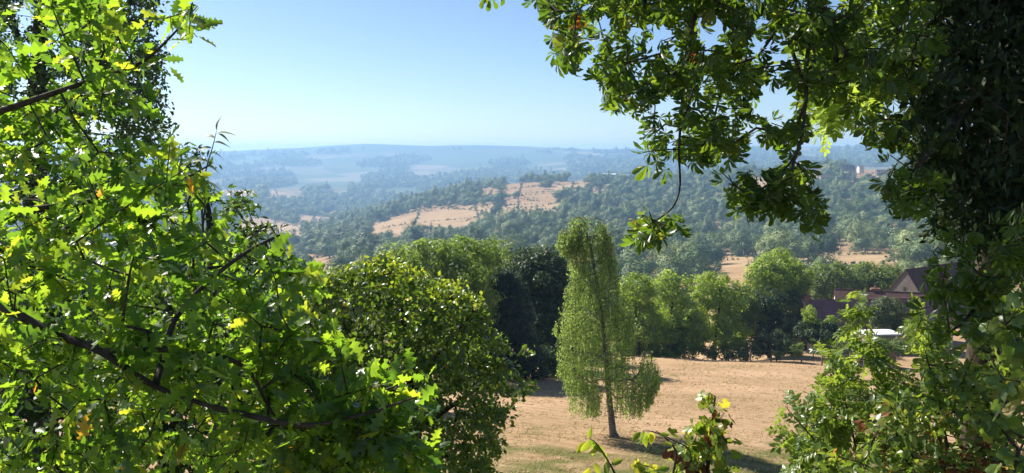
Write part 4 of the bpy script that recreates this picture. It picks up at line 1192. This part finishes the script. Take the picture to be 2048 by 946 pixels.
# ---- near oak on the left, its trunk just outside the frame
def build_oak():
    tb = np.array([-3.6, 3.3, float(H(-3.6, 3.3))])
    main = [
        ("trunk", [tb - [0, 0, .3], tb + [.05, 0, 1.4], tb + [0, .05, 3.0], tb + [.1, .1, 5.2]], [.17, .14, .12, .08]),
        ("branch", [tb + [.02, 0, 2.0]] + A((-150, 560, 3.1), (0, 612, 2.75), (110, 668, 2.65), (200, 702, 2.6), (310, 772, 2.6), (430, 815, 2.65), (545, 842, 2.7)), [.034, .022, .016, .0145, .013, .010, .0075, .004]),
        ("branch", A((200, 702, 2.6), (330, 700, 2.6), (440, 712, 2.65), (500, 745, 2.7), (530, 800, 2.75), (560, 850, 2.8)), [.011, .009, .008, .007, .005, .003]),
        ("branch", [tb + [.02, 0, 3.2]] + A((-140, 250, 3.2), (0, 222, 3.1), (90, 192, 3.1), (170, 165, 3.15), (280, 126, 3.25), (340, 75, 3.3), (395, 12, 3.4)), [.03, .018, .013, .011, .009, .007, .005, .002]),
        ("branch", [tb + [.02, 0, 2.6]] + A((-120, 450, 3.6), (60, 420, 3.6), (200, 400, 3.7), (320, 380, 3.8), (420, 330, 3.9)), [.035, .022, .016, .012, .009, .004]),
        ("branch", A((310, 772, 2.6), (350, 640, 2.9), (420, 560, 3.0), (500, 500, 3.1), (560, 470, 3.15)), [.013, .011, .009, .007, .004]),
        ("branch", A((430, 815, 2.65), (600, 850, 2.6), (720, 830, 2.55), (830, 795, 2.5)), [.011, .009, .006, .003]),
    ]
    reg = [
        [(-60, -20), (210, -20), (250, 50), (330, 60), (350, 110), (310, 150), (320, 215), (240, 220), (200, 260), (150, 330), (-60, 340)],
        [(330, 20), (385, -10), (405, 40), (400, 70), (350, 120), (310, 110), (310, 60)],
        [(-60, 330), (120, 320), (200, 290), (300, 300), (350, 290), (395, 320), (410, 370), (380, 400), (410, 470), (470, 480), (560, 500), (640, 550), (650, 590), (600, 640), (680, 650), (690, 700), (620, 720), (640, 760), (-60, 760)],
        [(-60, 740), (560, 720), (600, 770), (700, 770), (800, 765), (860, 790), (870, 825), (800, 850), (870, 880), (840, 960), (-60, 960)],
    ]
    def dfn(x, y, r):
        d = np.where(r.random(len(x)) < .07, 2.45 + .2 * r.random(len(x)), 2.95 + 2.6 * r.random(len(x)))
        d = np.where((y > 640) & (x > 520), 2.6 + .7 * r.random(len(x)), d)
        d = np.where((y < 330), 2.9 + 1.1 * r.random(len(x)), d)
        return d
    def dens(x, y):
        a = np.where((y < 300), .40, 1.0)
        return a * (.35 + .65 * (vnoise(x / 70, y / 70, 31) > .30))
    leafy("oak_tree", "sunlit oak with lobed bright green leaves filling the left foreground", "tree", tb, [], reg, None, 1000, 8, .088, OAK, OAK_LO, M['oak'], 300, 101,
          step=.16, r_tip=.0017, dens=dens, up=.32, spread=.05, out_w=.85, back=.14, size_var=.9, depth_fn=dfn, main=main, pathw=.12)
build_oak()

# ---- wilted silvery shoot standing above the oak
def build_shoot():
    b = at(425, 320, 4.2); g = np.array([b[0], b[1], float(H(b[0], b[1]))])
    o = thing("pale_shoot", "thin shoot with pale wilted leaves sticking up above the far ridge", "plant", g)
    pts = [g - [0, 0, .1], (g + at(400, 420, 4.2)) / 2, at(404, 420, 4.2), at(412, 340, 4.2), at(425, 295, 4.2), at(433, 262, 4.2)]
    stem("stem", pts, [.012, .009, .006, .004, .003, .0015], M['bark_grey'], o, g, 6, 6)
    r = np.random.default_rng(4)
    me = [mesh_quads("leaf", t[0], t[1], M['silver'], smooth=True) for t in (leaf_tpl(6, w_oval(.17, .8), .5, .3), leaf_tpl(6, w_oval(.14, .8), .8, .3, .2))]
    for i, (x, y, a) in enumerate([(416, 322, 150), (420, 305, 20), (424, 296, 160), (428, 285, 30), (430, 276, 140), (433, 268, 60), (434, 262, 90), (436, 268, 10), (412, 338, 170), (414, 330, 15), (405, 380, 150), (408, 365, 20)]):
        p = at(x, y, 4.2); an = R(a)
        d = np.array([[math.cos(an), r.normal(0, .4), math.sin(an) * .8 - .15]]); n = np.array([[r.normal(0, .5), -.6, .8]])
        c = link("leaf", me[i % 2], o)
        c.matrix_local = Matrix.Translation(Vector((p - g).tolist())) @ Matrix(frames(d, n)[0].tolist()).to_4x4() @ Matrix.Scale(.055 + .03 * r.random(), 4)
build_shoot()

# ---- tall dark tree behind the oak
def build_tall():
    Y = 15.0
    b = np.array([at(60, 400, Y)[0], Y, 0]); b[2] = float(H(b[0], b[1]))
    main = [("trunk", [b - [0, 0, .4], b + [0, 0, 4], at(70, 300, Y), at(80, 60, Y), at(95, -160, Y)], [.28, .24, .18, .12, .05]),
            ("limb", A((70, 300, Y), (150, 200, Y - .5), (260, 120, Y - .6)), [.10, .06, .02]),
            ("limb", A((75, 180, Y), (30, 60, Y + .3), (5, -60, Y + .5)), [.09, .06, .03])]
    reg = [[(-60, -140), (250, -140), (320, -20), (300, 60), (330, 110), (322, 150), (342, 190), (330, 230), (350, 255), (326, 300), (250, 330), (210, 420), (-60, 520)]]
    def dens(x, y):
        hole = vnoise(x / 42, y / 42, 8)
        return np.where(x < 150, np.where(hole > .44, 1, .08), np.where(hole > .22, 1, .2))
    leafy("tall_hornbeam_tree", "tall dark tree with sky gaps behind the oak at the left edge", "tree", b, [], reg, None, 1900, 14, .082, OVAL, OVAL[:2], M['tall'], 0, 102,
          step=.5, r_tip=.004, dens=dens, up=.3, spread=.26, back=.45, depth_fn=lambda x, y, r: Y + r.normal(0, 1.1, len(x)), main=main, pathw=.15)
build_tall()

# ---- young oak behind, in front of the valley
def build_young():
    Y = 9.0
    b = np.array([at(430, 600, Y)[0], Y, 0]); b[2] = float(H(b[0], b[1]))
    main = [("trunk", [b - [0, 0, .3], (b + at(430, 600, Y)) / 2, at(430, 600, Y), at(420, 450, Y), at(400, 330, Y)], [.10, .085, .07, .04, .015]),
            ("limb", A((430, 560, Y), (490, 470, Y), (540, 450, Y)), [.04, .025, .01])]
    reg = [[(330, 290), (400, 290), (425, 330), (430, 375), (480, 375), (515, 395), (500, 430), (470, 440), (470, 460), (540, 438), (570, 455), (560, 480), (530, 490), (590, 520), (620, 560), (600, 640), (650, 760), (300, 760), (300, 300)]]
    def dens(x, y): return np.where(vnoise(x / 30, y / 24, 18) > .30, 1, .12)
    leafy("young_oak_tree", "darker young oak behind the near oak, edged against the hazy valley", "tree", b, [], reg, None, 620, 9, .080, OAK[:2], leaf_tpl(8, w_oak, .2, .25), M['young'], 60, 103,
          step=.3, r_tip=.0025, dens=dens, up=.35, spread=.16, back=.3, depth_fn=lambda x, y, r: Y + r.normal(0, .55, len(x)), main=main, pathw=.15, min_px=12)
build_young()

# ---- dark-leaved undergrowth added to give the shaded depths behind the oak
def build_under():
    Y = 6.8
    b = np.array([at(250, 800, Y)[0], Y, 0]); b[2] = float(H(b[0], b[1]))
    main = [("stem", [b - [0, 0, .3], at(200, 900, Y), at(150, 740, Y), at(120, 600, Y)], [.06, .045, .03, .01]),
            ("stem", [b - [0, 0, .3], at(330, 900, Y), at(400, 760, Y), at(430, 640, Y)], [.06, .045, .03, .01]),
            ("stem", [b - [0, 0, .3], at(60, 960, Y), at(0, 800, Y), at(-40, 640, Y)], [.06, .045, .03, .01])]
    reg = [[(-80, 480), (120, 500), (300, 560), (480, 600), (600, 680), (680, 800), (700, 980), (-80, 980)]]
    leafy("shade_thicket", "dark-leaved thicket added for the deep shade behind the oak branch in the lower left", "shrub", b, [], reg, None, 900, 10, .085, OVAL, OVAL[:2], M['darktree'], 0, 113,
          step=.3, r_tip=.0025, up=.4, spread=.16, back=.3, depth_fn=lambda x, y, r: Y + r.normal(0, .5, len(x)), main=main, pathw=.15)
build_under()

# ---- hornbeam with yellowish top
def build_hornbeam():
    Y = 10.0
    b = np.array([at(840, 900, Y)[0], Y, 0]); b[2] = float(H(b[0], b[1]))
    main = [("trunk", [b - [0, 0, .3], at(830, 900, Y), at(825, 780, Y), at(810, 640, Y), at(790, 540, Y)], [.12, .10, .08, .05, .012]),
            ("limb", A((825, 780, Y), (900, 680, Y - .3), (950, 620, Y - .3)), [.05, .03, .01]),
            ("limb", A((828, 840, Y), (740, 700, Y + .3), (700, 600, Y + .3)), [.05, .03, .01]),
            ("limb", A((829, 860, Y), (950, 780, Y), (1040, 705, Y)), [.045, .025, .006])]
    reg = [[(700, 545), (740, 520), (790, 525), (840, 560), (900, 575), (950, 600), (975, 640), (1000, 670), (1020, 705), (1055, 680), (1068, 705), (1050, 730), (1025, 745), (1070, 770), (1060, 800), (1020, 800), (1030, 840), (990, 860), (1020, 900), (985, 925), (1000, 960), (560, 960), (560, 640), (640, 580)]]
    def dfn(x, y, r):
        cx, cyy = 820, 820
        q = np.clip(1 - ((x - cx) / 260) ** 2 - ((y - cyy) / 320) ** 2, 0.02, 1)
        return Y + (r.random(len(x)) * 2 - 1) * 1.5 * np.sqrt(q) - .3 * np.sqrt(q)
    def dens(x, y):
        edge = np.where(x > 1000, .35, 1)
        return edge * np.where(vnoise(x / 28, y / 28, 41) > .26, 1, .35)
    o, P, par, tips = leafy("hornbeam_bush", "dense dark hornbeam bush with a sunlit yellow-green crown top in the centre left", "bush", b, [], reg, None, 1750, 12, .070, OVAL, OVAL[:2], M['hornbeam'], 120, 104,
          step=.28, r_tip=.0022, dens=dens, up=.4, spread=.15, back=.28, depth_fn=dfn, main=main, pathw=.15, min_px=10, size_var=.6)
    # top shoots, sunlight painted in as a yellower leaf colour
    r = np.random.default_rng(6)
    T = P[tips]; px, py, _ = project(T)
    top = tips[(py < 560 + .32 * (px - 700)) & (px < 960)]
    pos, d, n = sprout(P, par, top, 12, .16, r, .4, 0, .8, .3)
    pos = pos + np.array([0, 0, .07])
    leaves_of(o, b, OVAL, OVAL[:2], pos, d, n, .060 * (.7 + .6 * r.random(len(pos))), M['hornbeam_sunlit'], 80, "top_leaf", r, "top_foliage", 8)
build_hornbeam()

# ---- horse chestnut hanging in from the top right
def build_chestnut():
    tb = np.array([5.6, 7.2, float(H(5.6, 7.2))])
    main = [
        ("trunk", [tb - [0, 0, .4], tb + [0, 0, 3], tb + [-.1, 0, 6], tb + [-.3, 0, 9.5]], [.36, .32, .28, .2]),
        ("branch", [tb + [-.1, 0, 7.6]] + A((1900, -180, 6.4), (1700, -160, 6.0), (1480, -130, 5.8), (1250, -90, 5.6), (1100, -30, 5.5)), [.12, .09, .07, .05, .03, .010]),
        ("branch", A((1700, -160, 6.0), (1640, -20, 5.6), (1660, 60, 5.4), (1672, 130, 5.3), (1650, 200, 5.3)), [.05, .035, .025, .015, .005]),
        ("branch", A((1480, -130, 5.8), (1400, 0, 5.4), (1370, 150, 5.2), (1358, 300, 5.1), (1360, 370, 5.05), (1345, 415, 5.0), (1305, 445, 5.0), (1275, 468, 5.0)), [.022, .016, .011, .008, .0065, .0055, .0045, .003]),
        ("branch", A((1640, -20, 5.6), (1615, 110, 5.2), (1612, 200, 5.0), (1598, 290, 4.9), (1560, 350, 4.85), (1500, 395, 4.8)), [.02, .014, .010, .007, .005, .003]),
        ("branch", A((1598, 290, 4.9), (1582, 350, 4.85), (1592, 400, 4.8), (1632, 425, 4.8)), [.009, .007, .005, .003]),
        ("branch", A((1480, -130, 5.8), (1550, 10, 5.5), (1580, 90, 5.4), (1605, 160, 5.3), (1612, 200, 5.2)), [.03, .02, .014, .010, .006]),
        ("branch", [tb + [-.1, 0, 5.2]] + A((1990, 180, 6.2), (1900, 260, 5.6), (1830, 340, 5.2), (1790, 420, 5.0)), [.07, .05, .03, .015, .005]),
        ("branch", [tb + [-.1, 0, 4.0]] + A((2060, 480, 5.4), (1990, 560, 5.0), (1930, 640, 4.8), (1860, 690, 4.7)), [.05, .03, .018, .010, .004]),
    ]
    reg = [
        [(1080, -60), (1080, 25), (1112, 60), (1105, 110), (1130, 135), (1165, 110), (1190, 120), (1205, 180), (1195, 220), (1240, 200), (1262, 205), (1285, 235), (1280, 300), (1300, 340), (1360, 300), (1420, 300), (1460, 310), (1500, 250), (1540, 290), (1600, 270), (1610, 200), (1700, 190), (1730, 215), (1800, 200), (1860, 150), (1900, -60)],
        [(1000, -60), (1100, -260), (1300, -420), (1900, -420), (1900, -60)],  # unseen crown above the frame, added to shade the leaves below
        [(1255, 450), (1290, 425), (1330, 420), (1335, 450), (1300, 470), (1265, 475)],
        [(1440, 345), (1470, 330), (1500, 345), (1480, 370)],
        [(1465, 375), (1500, 350), (1560, 330), (1620, 330), (1640, 380), (1660, 400), (1640, 435), (1560, 400), (1500, 405), (1470, 410)],
        [(1730, 240), (1790, 220), (1860, 260), (1880, 420), (1790, 400), (1770, 350), (1780, 300)],
        [(1850, 420), (1950, 430), (2070, 400), (2070, 680), (1980, 660), (1900, 660), (1850, 600), (1870, 520)],
    ]
    def dfn(x, y, r):
        d = 4.8 + 2.4 * r.random(len(x))
        return np.where(y > 300, 4.6 + .6 * r.random(len(x)), d)
    def dens(x, y):
        hole = vnoise(x / 26, y / 26, 51)
        a = np.where((y < 300) & (x < 1900), np.where(hole > .40, 1, .06), np.where(x > 1840, .32, .6))
        a = np.where((y > -30) & (y < 330) & (x < 1215), np.where(hole > .34, 1, .3), a)
        a = np.where(y < -60, .45, a)
        return np.where((y > 320) & (x < 1700), .9, a)
    o, P, par, tips = leafy("horse_chestnut_tree", "horse chestnut with drooping hand-shaped leaves hanging in from the top right", "tree", tb, [], reg, None, 1150, 4, .092, PALM, PALM_LO, M['chestnut'], 300, 105,
          step=.25, r_tip=.003, dens=dens, up=.22, hang=1.15, spread=.10, out_w=.9, back=.22, size_var=.5, depth_fn=dfn, main=main, pathw=.12, sag=-.03)
    # one dry orange leaf cluster and a leaf hanging into the sky at the top
    r = np.random.default_rng(9)
    me = mesh_quads("dry_leaf", PALM[0][0], PALM[0][1], M['chestnut_dry'], smooth=True)
    for x, y, Y in ((1160, 20, 5.3), (1172, 34, 5.3), (1384, 96, 5.2), (1150, 30, 5.35)):
        c = link("dry_leaf", me, o); p = at(x, y, Y)
        c.matrix_local = Matrix.Translation(Vector((p - tb).tolist())) @ Matrix(frames(np.array([[r.normal(0, .4), r.normal(0, .3), -1.]]), np.array([[.3, -1, .3]]))[0].tolist()).to_4x4() @ Matrix.Scale(.07, 4)
        c["label"] = "withered orange leaf"
    me = mesh_quads("leaf", PALM[1][0], PALM[1][1], M['chestnut'], smooth=True)
    pts = A((1100, -30, 5.5), (1040, -60, 5.4), (1000, -40, 5.4), (985, -20, 5.4))
    V, Q = tubes(np.array(pts), np.arange(-1, 3), np.array([.008, .006, .005, .003]), 5)
    link("twig", mesh_quads("twig", V - tb, Q, M['bark']), o)
    for x, y, a in ((985, -22, -.2), (1000, -35, .3), (978, -25, -.5)):
        c = link("leaf", me, o); p = at(x, y, 5.4)
        c.matrix_local = Matrix.Translation(Vector((p - tb).tolist())) @ Matrix(frames(np.array([[a, 0, -1.]]), np.array([[.2, -.8, .6]]))[0].tolist()).to_4x4() @ Matrix.Scale(.10, 4)
build_chestnut()

# ---- dark conifer at the right edge
def build_thuja():
    Y = 6.6
    x0 = at(2010, 300, Y)[0]
    b = np.array([x0, Y, float(H(x0, Y))])
    o = thing("dark_conifer", "almost black conifer with drooping sprays at the right edge", "tree", b)
    stem("trunk", [b - [0, 0, .3], b + [0, 0, 2], b + [-.05, 0, 5], b + [0, 0, 8.5]], [.22, .19, .15, .06], M['bark'], o, b, 9)
    r = np.random.default_rng(12)
    reg = [[(1880, -120), (2120, -120), (2120, 470), (1960, 480), (1900, 440), (1875, 380), (1840, 320), (1850, 240), (1830, 150), (1850, 60)]]
    pxy = sample_region(reg, 620, r)
    dep = Y + r.normal(0, .55, len(pxy))
    T = np.array([at(a, c, y) for (a, c), y in zip(pxy, dep)])
    roots = [b + np.array([0, 0, z]) for z in np.linspace(2.5, 8.3, 40)]
    P, par, tips = grow(roots, T, .3, .1, -.04, .1)
    V, Q = tubes(P, par, pipe(par, tips, .003), 4)
    link("limbs", mesh_quads("limbs", V - b, Q, M['bark']), o)
    k = np.repeat(np.arange(len(T)), 46)
    L = .08 + .14 * r.random(len(T))
    t = r.random(len(k))
    pos = T[k] + np.stack([r.normal(0, .09, len(k)), r.normal(0, .09, len(k)), -L[k] * t + r.normal(0, .04, len(k))], -1)
    d = nrm(np.array([0, 0, -.6]) + r.normal(0, .7, (len(k), 3)))
    V, Q, ix = scatter(SLIM[0] * np.array([1.1, 1, 1]), SLIM[1], pos, frames(d, r.normal(size=(len(k), 3))), .085 * (.6 + .8 * r.random(len(k))))
    f = link("foliage", mesh_quads("foliage", V - b, Q, M['thuja'], r.random(len(k))[ix]), o); f["kind"] = "stuff"
build_thuja()

# ---- pinnate ash twig seen through the chestnut
def build_ash_twig():
    Y = 9.0
    b = np.array([at(2030, 500, Y)[0], Y, 0]); b[2] = float(H(b[0], b[1]))
    main = [("trunk", [b - [0, 0, .3], b + [0, .0, 3], at(2020, 200, Y), at(2000, 60, Y)], [.10, .09, .06, .02]),
            ("branch", A((2018, 180, Y), (1900, 110, Y), (1820, 130, Y), (1740, 190, Y), (1690, 210, Y), (1660, 240, Y)), [.04, .034, .028, .02, .012, .004])]
    reg = [[(1600, 60), (1760, 40), (1770, 200), (1720, 225), (1690, 255), (1640, 260), (1620, 200)]]
    leafy("young_ash_tree", "ash with fine feathered leaves seen through the chestnut against the sky", "tree", b, [], reg, None, 85, 4, .30, PINN, PINN[:2], M['robinia'], 60, 106,
          step=.3, r_tip=.003, up=.5, hang=.3, spread=.08, out_w=.8, back=.15, depth_fn=lambda x, y, r: Y + r.normal(0, .5, len(x)), main=main)
build_ash_twig()

# ---- shrubs on the bank, lower right
def build_shrubs():
    Y = 6.5
    g = lambda px, Y: np.array([at(px, 700, Y)[0], Y, float(H(at(px, 700, Y)[0], Y))])
    b = g(1760, Y)
    shoots = [
        ([(1768, 900, 6.4), (1768, 788, 6.4), (1745, 700, 6.4), (1715, 597, 6.4)], [.012, .009, .006, .003]),
        ([(1720, 960, 6.3), (1687, 790, 6.2), (1672, 740, 6.2), (1657, 690, 6.2)], [.010, .007, .005, .003]),
        ([(1690, 960, 6.2), (1620, 870, 6.0), (1590, 835, 6.0), (1570, 812, 6.0)], [.009, .006, .004, .002]),
        ([(1800, 960, 6.6), (1830, 800, 6.6), (1860, 700, 6.6), (1840, 620, 6.6)], [.012, .009, .006, .003]),
        ([(1700, 960, 6.3), (1680, 860, 6.2), (1665, 820, 6.2), (1655, 780, 6.2)], [.008, .006, .004, .002]),
        ([(1900, 960, 6.6), (1930, 820, 6.4), (1990, 700, 6.3), (2040, 620, 6.2)], [.012, .009, .006, .003]),
    ]
    main = [("stem", [b - [0, 0, .2], (b + at(*p[0])) / 2] + A(*p), [.018, .015] + rr) for p, rr in shoots]
    reg = [
        [(1700, 598), (1726, 592), (1742, 650), (1772, 720), (1800, 760), (1720, 760), (1720, 680)], [(1645, 690), (1672, 690), (1690, 750), (1660, 750)], [(1820, 630), (1860, 620), (1890, 720), (1830, 720)],
        [(1560, 800), (1600, 820), (1640, 790), (1650, 740), (1740, 740), (1830, 760), (1840, 860), (1700, 900), (1640, 960), (1580, 960), (1590, 900)],
    ]
    leafy("robinia_shoots", "young feather-leaved shoots leaning over the field in the lower right", "shrub", b, [], reg, None, 170, 4, .17, PINN, PINN[:3], M['shoot'], 240, 107,
          step=.2, r_tip=.0022, up=.5, hang=.15, spread=.06, out_w=.8, back=.12, depth_fn=lambda x, y, r: 6.0 + .8 * r.random(len(x)), main=main, dens=lambda x, y: np.where(vnoise(x / 30, y / 26, 61) > .36, 1, .1))
    Y = 5.4
    b = g(1930, Y)
    main = [("stem", [b - [0, 0, .2], at(1900, 960, 5.3), at(1880, 820, 5.3), at(1850, 700, 5.3)], [.02, .014, .009, .003]),
            ("stem", [b - [0, 0, .2], at(1960, 960, 5.4), at(1990, 800, 5.4), at(2010, 640, 5.4)], [.02, .014, .009, .003]),
            ("stem", [b - [0, 0, .2], at(1820, 960, 5.2), at(1790, 860, 5.2), at(1760, 800, 5.2)], [.016, .011, .007, .003])]
    reg = [[(1640, 910), (1720, 880), (1770, 800), (1840, 770), (1880, 720), (1930, 740), (1975, 660), (2070, 640), (2070, 970), (1620, 970)]]
    leafy("bramble_thicket", "tangled thicket of broad green leaves filling the lower right corner", "shrub", b, [], reg, None, 520, 7, .066, OVAL, OVAL[:2], M['shrub'], 300, 108,
          step=.2, r_tip=.002, up=.42, hang=.1, spread=.10, out_w=.85, back=.22, depth_fn=lambda x, y, r: 4.8 + 1.3 * r.random(len(x)), main=main, dens=lambda x, y: np.where(vnoise(x / 34, y / 30, 62) > .40, 1, .10))
    # dried leaves in the thicket
    b = g(1850, 5.0)
    reg = [[(1720, 850), (1800, 840), (1900, 880), (2000, 840), (2060, 860), (2060, 960), (1720, 960)]]
    leafy("withered_bramble", "reddish brown withered leaves among the green thicket in the lower right corner", "shrub", b, [b, b + [0, 0, .5], b + [.05, 0, 1.0]], reg, None, 60, 4, .055, OVAL, OVAL[:2], M['dry'], 120, 109,
          step=.2, r_tip=.002, up=.2, hang=.5, spread=.10, depth_fn=lambda x, y, r: 4.9 + .5 * r.random(len(x)), dens=lambda x, y: np.where(vnoise(x / 40, y / 30, 63) > .5, 1, .05))
    # straw-coloured dry stems in the middle of the thicket, big near leaves at the right border
    b = g(2040, 3.6)
    reg = [[(1960, 620), (2070, 560), (2070, 960), (2000, 960), (1985, 800)]]
    leafy("near_creeper", "shaded creeper with large dark leaves at the lower right border", "creeper", b, [b + [0, 0, z] for z in np.linspace(0, 2.8, 12)], reg, None, 44, 4, .080, LOBED, LOBED[:2], M['shrub'], 240, 110,
          step=.2, r_tip=.002, up=.2, hang=.6, spread=.08, depth_fn=lambda x, y, r: 3.4 + .5 * r.random(len(x)))
build_shrubs()

# ---- vine on a dead stem and young shoots at the lower centre
def build_vine():
    Y = 4.2
    b = np.array([at(1420, 900, Y)[0], Y, 0]); b[2] = float(H(b[0], b[1]))
    main = [("dead_stem", [b - [0, 0, .2], at(1412, 1000, Y), at(1418, 900, Y), at(1424, 850, Y), at(1430, 792, Y)], [.016, .013, .010, .007, .004]),
            ("stem", [b - [0, 0, .2], at(1385, 960, 4.1), at(1378, 900, 4.1), at(1345, 880, 4.1), at(1312, 862, 4.1)], [.008, .006, .0045, .003, .002])]
    reg = [[(1420, 775), (1445, 775), (1455, 810), (1440, 850), (1462, 870), (1458, 960), (1352, 960), (1355, 870), (1380, 845), (1405, 830), (1405, 795)], [(1270, 925), (1360, 930), (1360, 970), (1260, 970)]]
    leafy("climbing_vine", "bright green lobed vine climbing a dead stem at the bottom centre", "vine", b, [], reg, None, 115, 3, .062, LOBED, LOBED[:2], M['vine'], 300, 111,
          step=.1, r_tip=.0013, up=.12, hang=.8, spread=.05, out_w=.8, back=.08, depth_fn=lambda x, y, r: Y + r.normal(0, .09, len(x)), main=main, size_var=.7)
    b2 = b + np.array([.0, .03, 0]); b2[2] = float(H(b2[0], b2[1]))
    reg = [[(1425, 800), (1450, 820), (1462, 850), (1440, 880), (1420, 860)], [(1340, 890), (1420, 880), (1430, 960), (1330, 960)]]
    leafy("withered_vine", "shrivelled dark brown leaves hanging on the dead stem among the vine", "vine", b2, [b2 + [0, 0, z] for z in np.linspace(0, 2.3, 12)], reg, None, 30, 3, .050, LOBED, LOBED[:2], M['dry'], 100, 112,
          step=.1, r_tip=.0012, up=.1, hang=1.2, spread=.04, depth_fn=lambda x, y, r: Y - .02 + r.normal(0, .06, len(x)))
    for nm, lab, base_px, pts, leaves, seed in (
        ("elder_shoot", "young shoot with long pointed leaves at the bottom, left of the vine", 1240, [(1232, 960, 3.9), (1215, 920, 3.9), (1192, 886, 3.9), (1178, 876, 3.9)],
         [(1180, 878, -60, .085), (1178, 880, -110, .095), (1186, 884, -80, .10), (1176, 876, 75, .06), (1190, 888, -45, .08), (1172, 884, -125, .085), (1198, 898, 200, .06), (1205, 905, -60, .07), (1215, 922, -100, .08), (1222, 930, 30, .07), (1190, 925, -70, .08), (1180, 935, -120, .08)], 1),
        ("elder_shoot", "arching shoot with two hanging pointed leaves between the other shoot and the vine", 1350, [(1345, 960, 4.0), (1352, 905, 4.0), (1330, 875, 4.0), (1305, 863, 4.0), (1285, 862, 4.0)],
         [(1286, 862, -80, .095), (1290, 864, -100, .10), (1300, 864, -70, .095), (1296, 866, -60, .08), (1318, 870, 10, .06), (1282, 864, -125, .08), (1345, 890, 160, .06), (1340, 935, 200, .08), (1330, 950, 230, .08)], 2)):
        bb = np.array([at(base_px, 900, 4.0)[0], 4.0, 0]); bb[2] = float(H(bb[0], bb[1]))
        o = thing(nm, lab, "shoot", bb)
        stem("stem", [bb - [0, 0, .1]] + A(*pts), [.010] + list(np.linspace(.007, .002, len(pts))), M['bark'], o, bb, 6, 6)
        r = np.random.default_rng(seed)
        tps = [leaf_tpl(9, w_oval(.20, .75), .35, .35), leaf_tpl(9, w_oval(.23, .8), .2, .5, .1)]
        mes = [mesh_quads("leaf", t[0], t[1], M['vine'], smooth=True) for t in tps]
        for i, (x, y, a, s) in enumerate(leaves):
            p = at(x, y, 3.95 + r.normal(0, .03)); an = R(a)
            d = np.array([[math.cos(an), r.normal(0, .3), math.sin(an)]]); n = np.array([[r.normal(0, .6), -.8, .5]])
            c = link("leaf", mes[i % 2], o)
            c.matrix_local = Matrix.Translation(Vector((p - bb).tolist())) @ Matrix(frames(d, n)[0].tolist()).to_4x4() @ Matrix.Scale(s, 4)
build_vine()

# ------------------------------------------------------------------ cut grass on the field
def build_grass():
    r = np.random.default_rng(33)
    n = 60000
    Y = 17 + 62 * r.random(n) ** 1.5
    X = (r.random(n) * 1.0 - .28) * Y * .95
    Z = H(X, Y)
    keep = (vnoise(X / 1.6, Y / .8, 71) > .42) & ~((X < 14) & (Y > 52 + X * .9))
    X, Y, Z = X[keep], Y[keep], Z[keep]; k = len(X)
    T = np.array([[-.12, 0, 0], [.12, 0, 0], [.03, .1, 1], [-.05, .12, .9]]); Q = np.array([[0, 1, 2, 3]])
    a = r.random(k) * 6.28; lean = r.normal(0, .9, (k, 2))
    d = nrm(np.stack([lean[:, 0] + .3, lean[:, 1], np.full(k, .55)], -1))
    Rm = frames(d, np.stack([np.cos(a), np.sin(a), np.zeros(k)], -1))
    Rm = np.stack([Rm[:, :, 0], -Rm[:, :, 2], Rm[:, :, 1]], -1)
    V, Qs, ix = scatter(T, Q, np.stack([X, Y, Z - .01], -1), Rm, .07 + .09 * r.random(k) + Y * .0007)
    m = leaf_mat("cut_grass", [(0, G(.20, .15, .07)), (.5, G(.42, .32, .18)), (.8, G(.54, .43, .27)), (1, G(.22, .22, .09))], (1.2, 1.2, 1.0), .3, .9, .1, .6)
    o = link("cut_grass", mesh_quads("cut_grass", V, Qs, m, np.clip(vnoise(X / 2.2, Y / 2.2, 72) * .6 + .4 * r.random(k), 0, .99)[ix]))
    tag(o, "short dry cut grass lying over the mown field", "grass", kind="stuff")
build_grass()
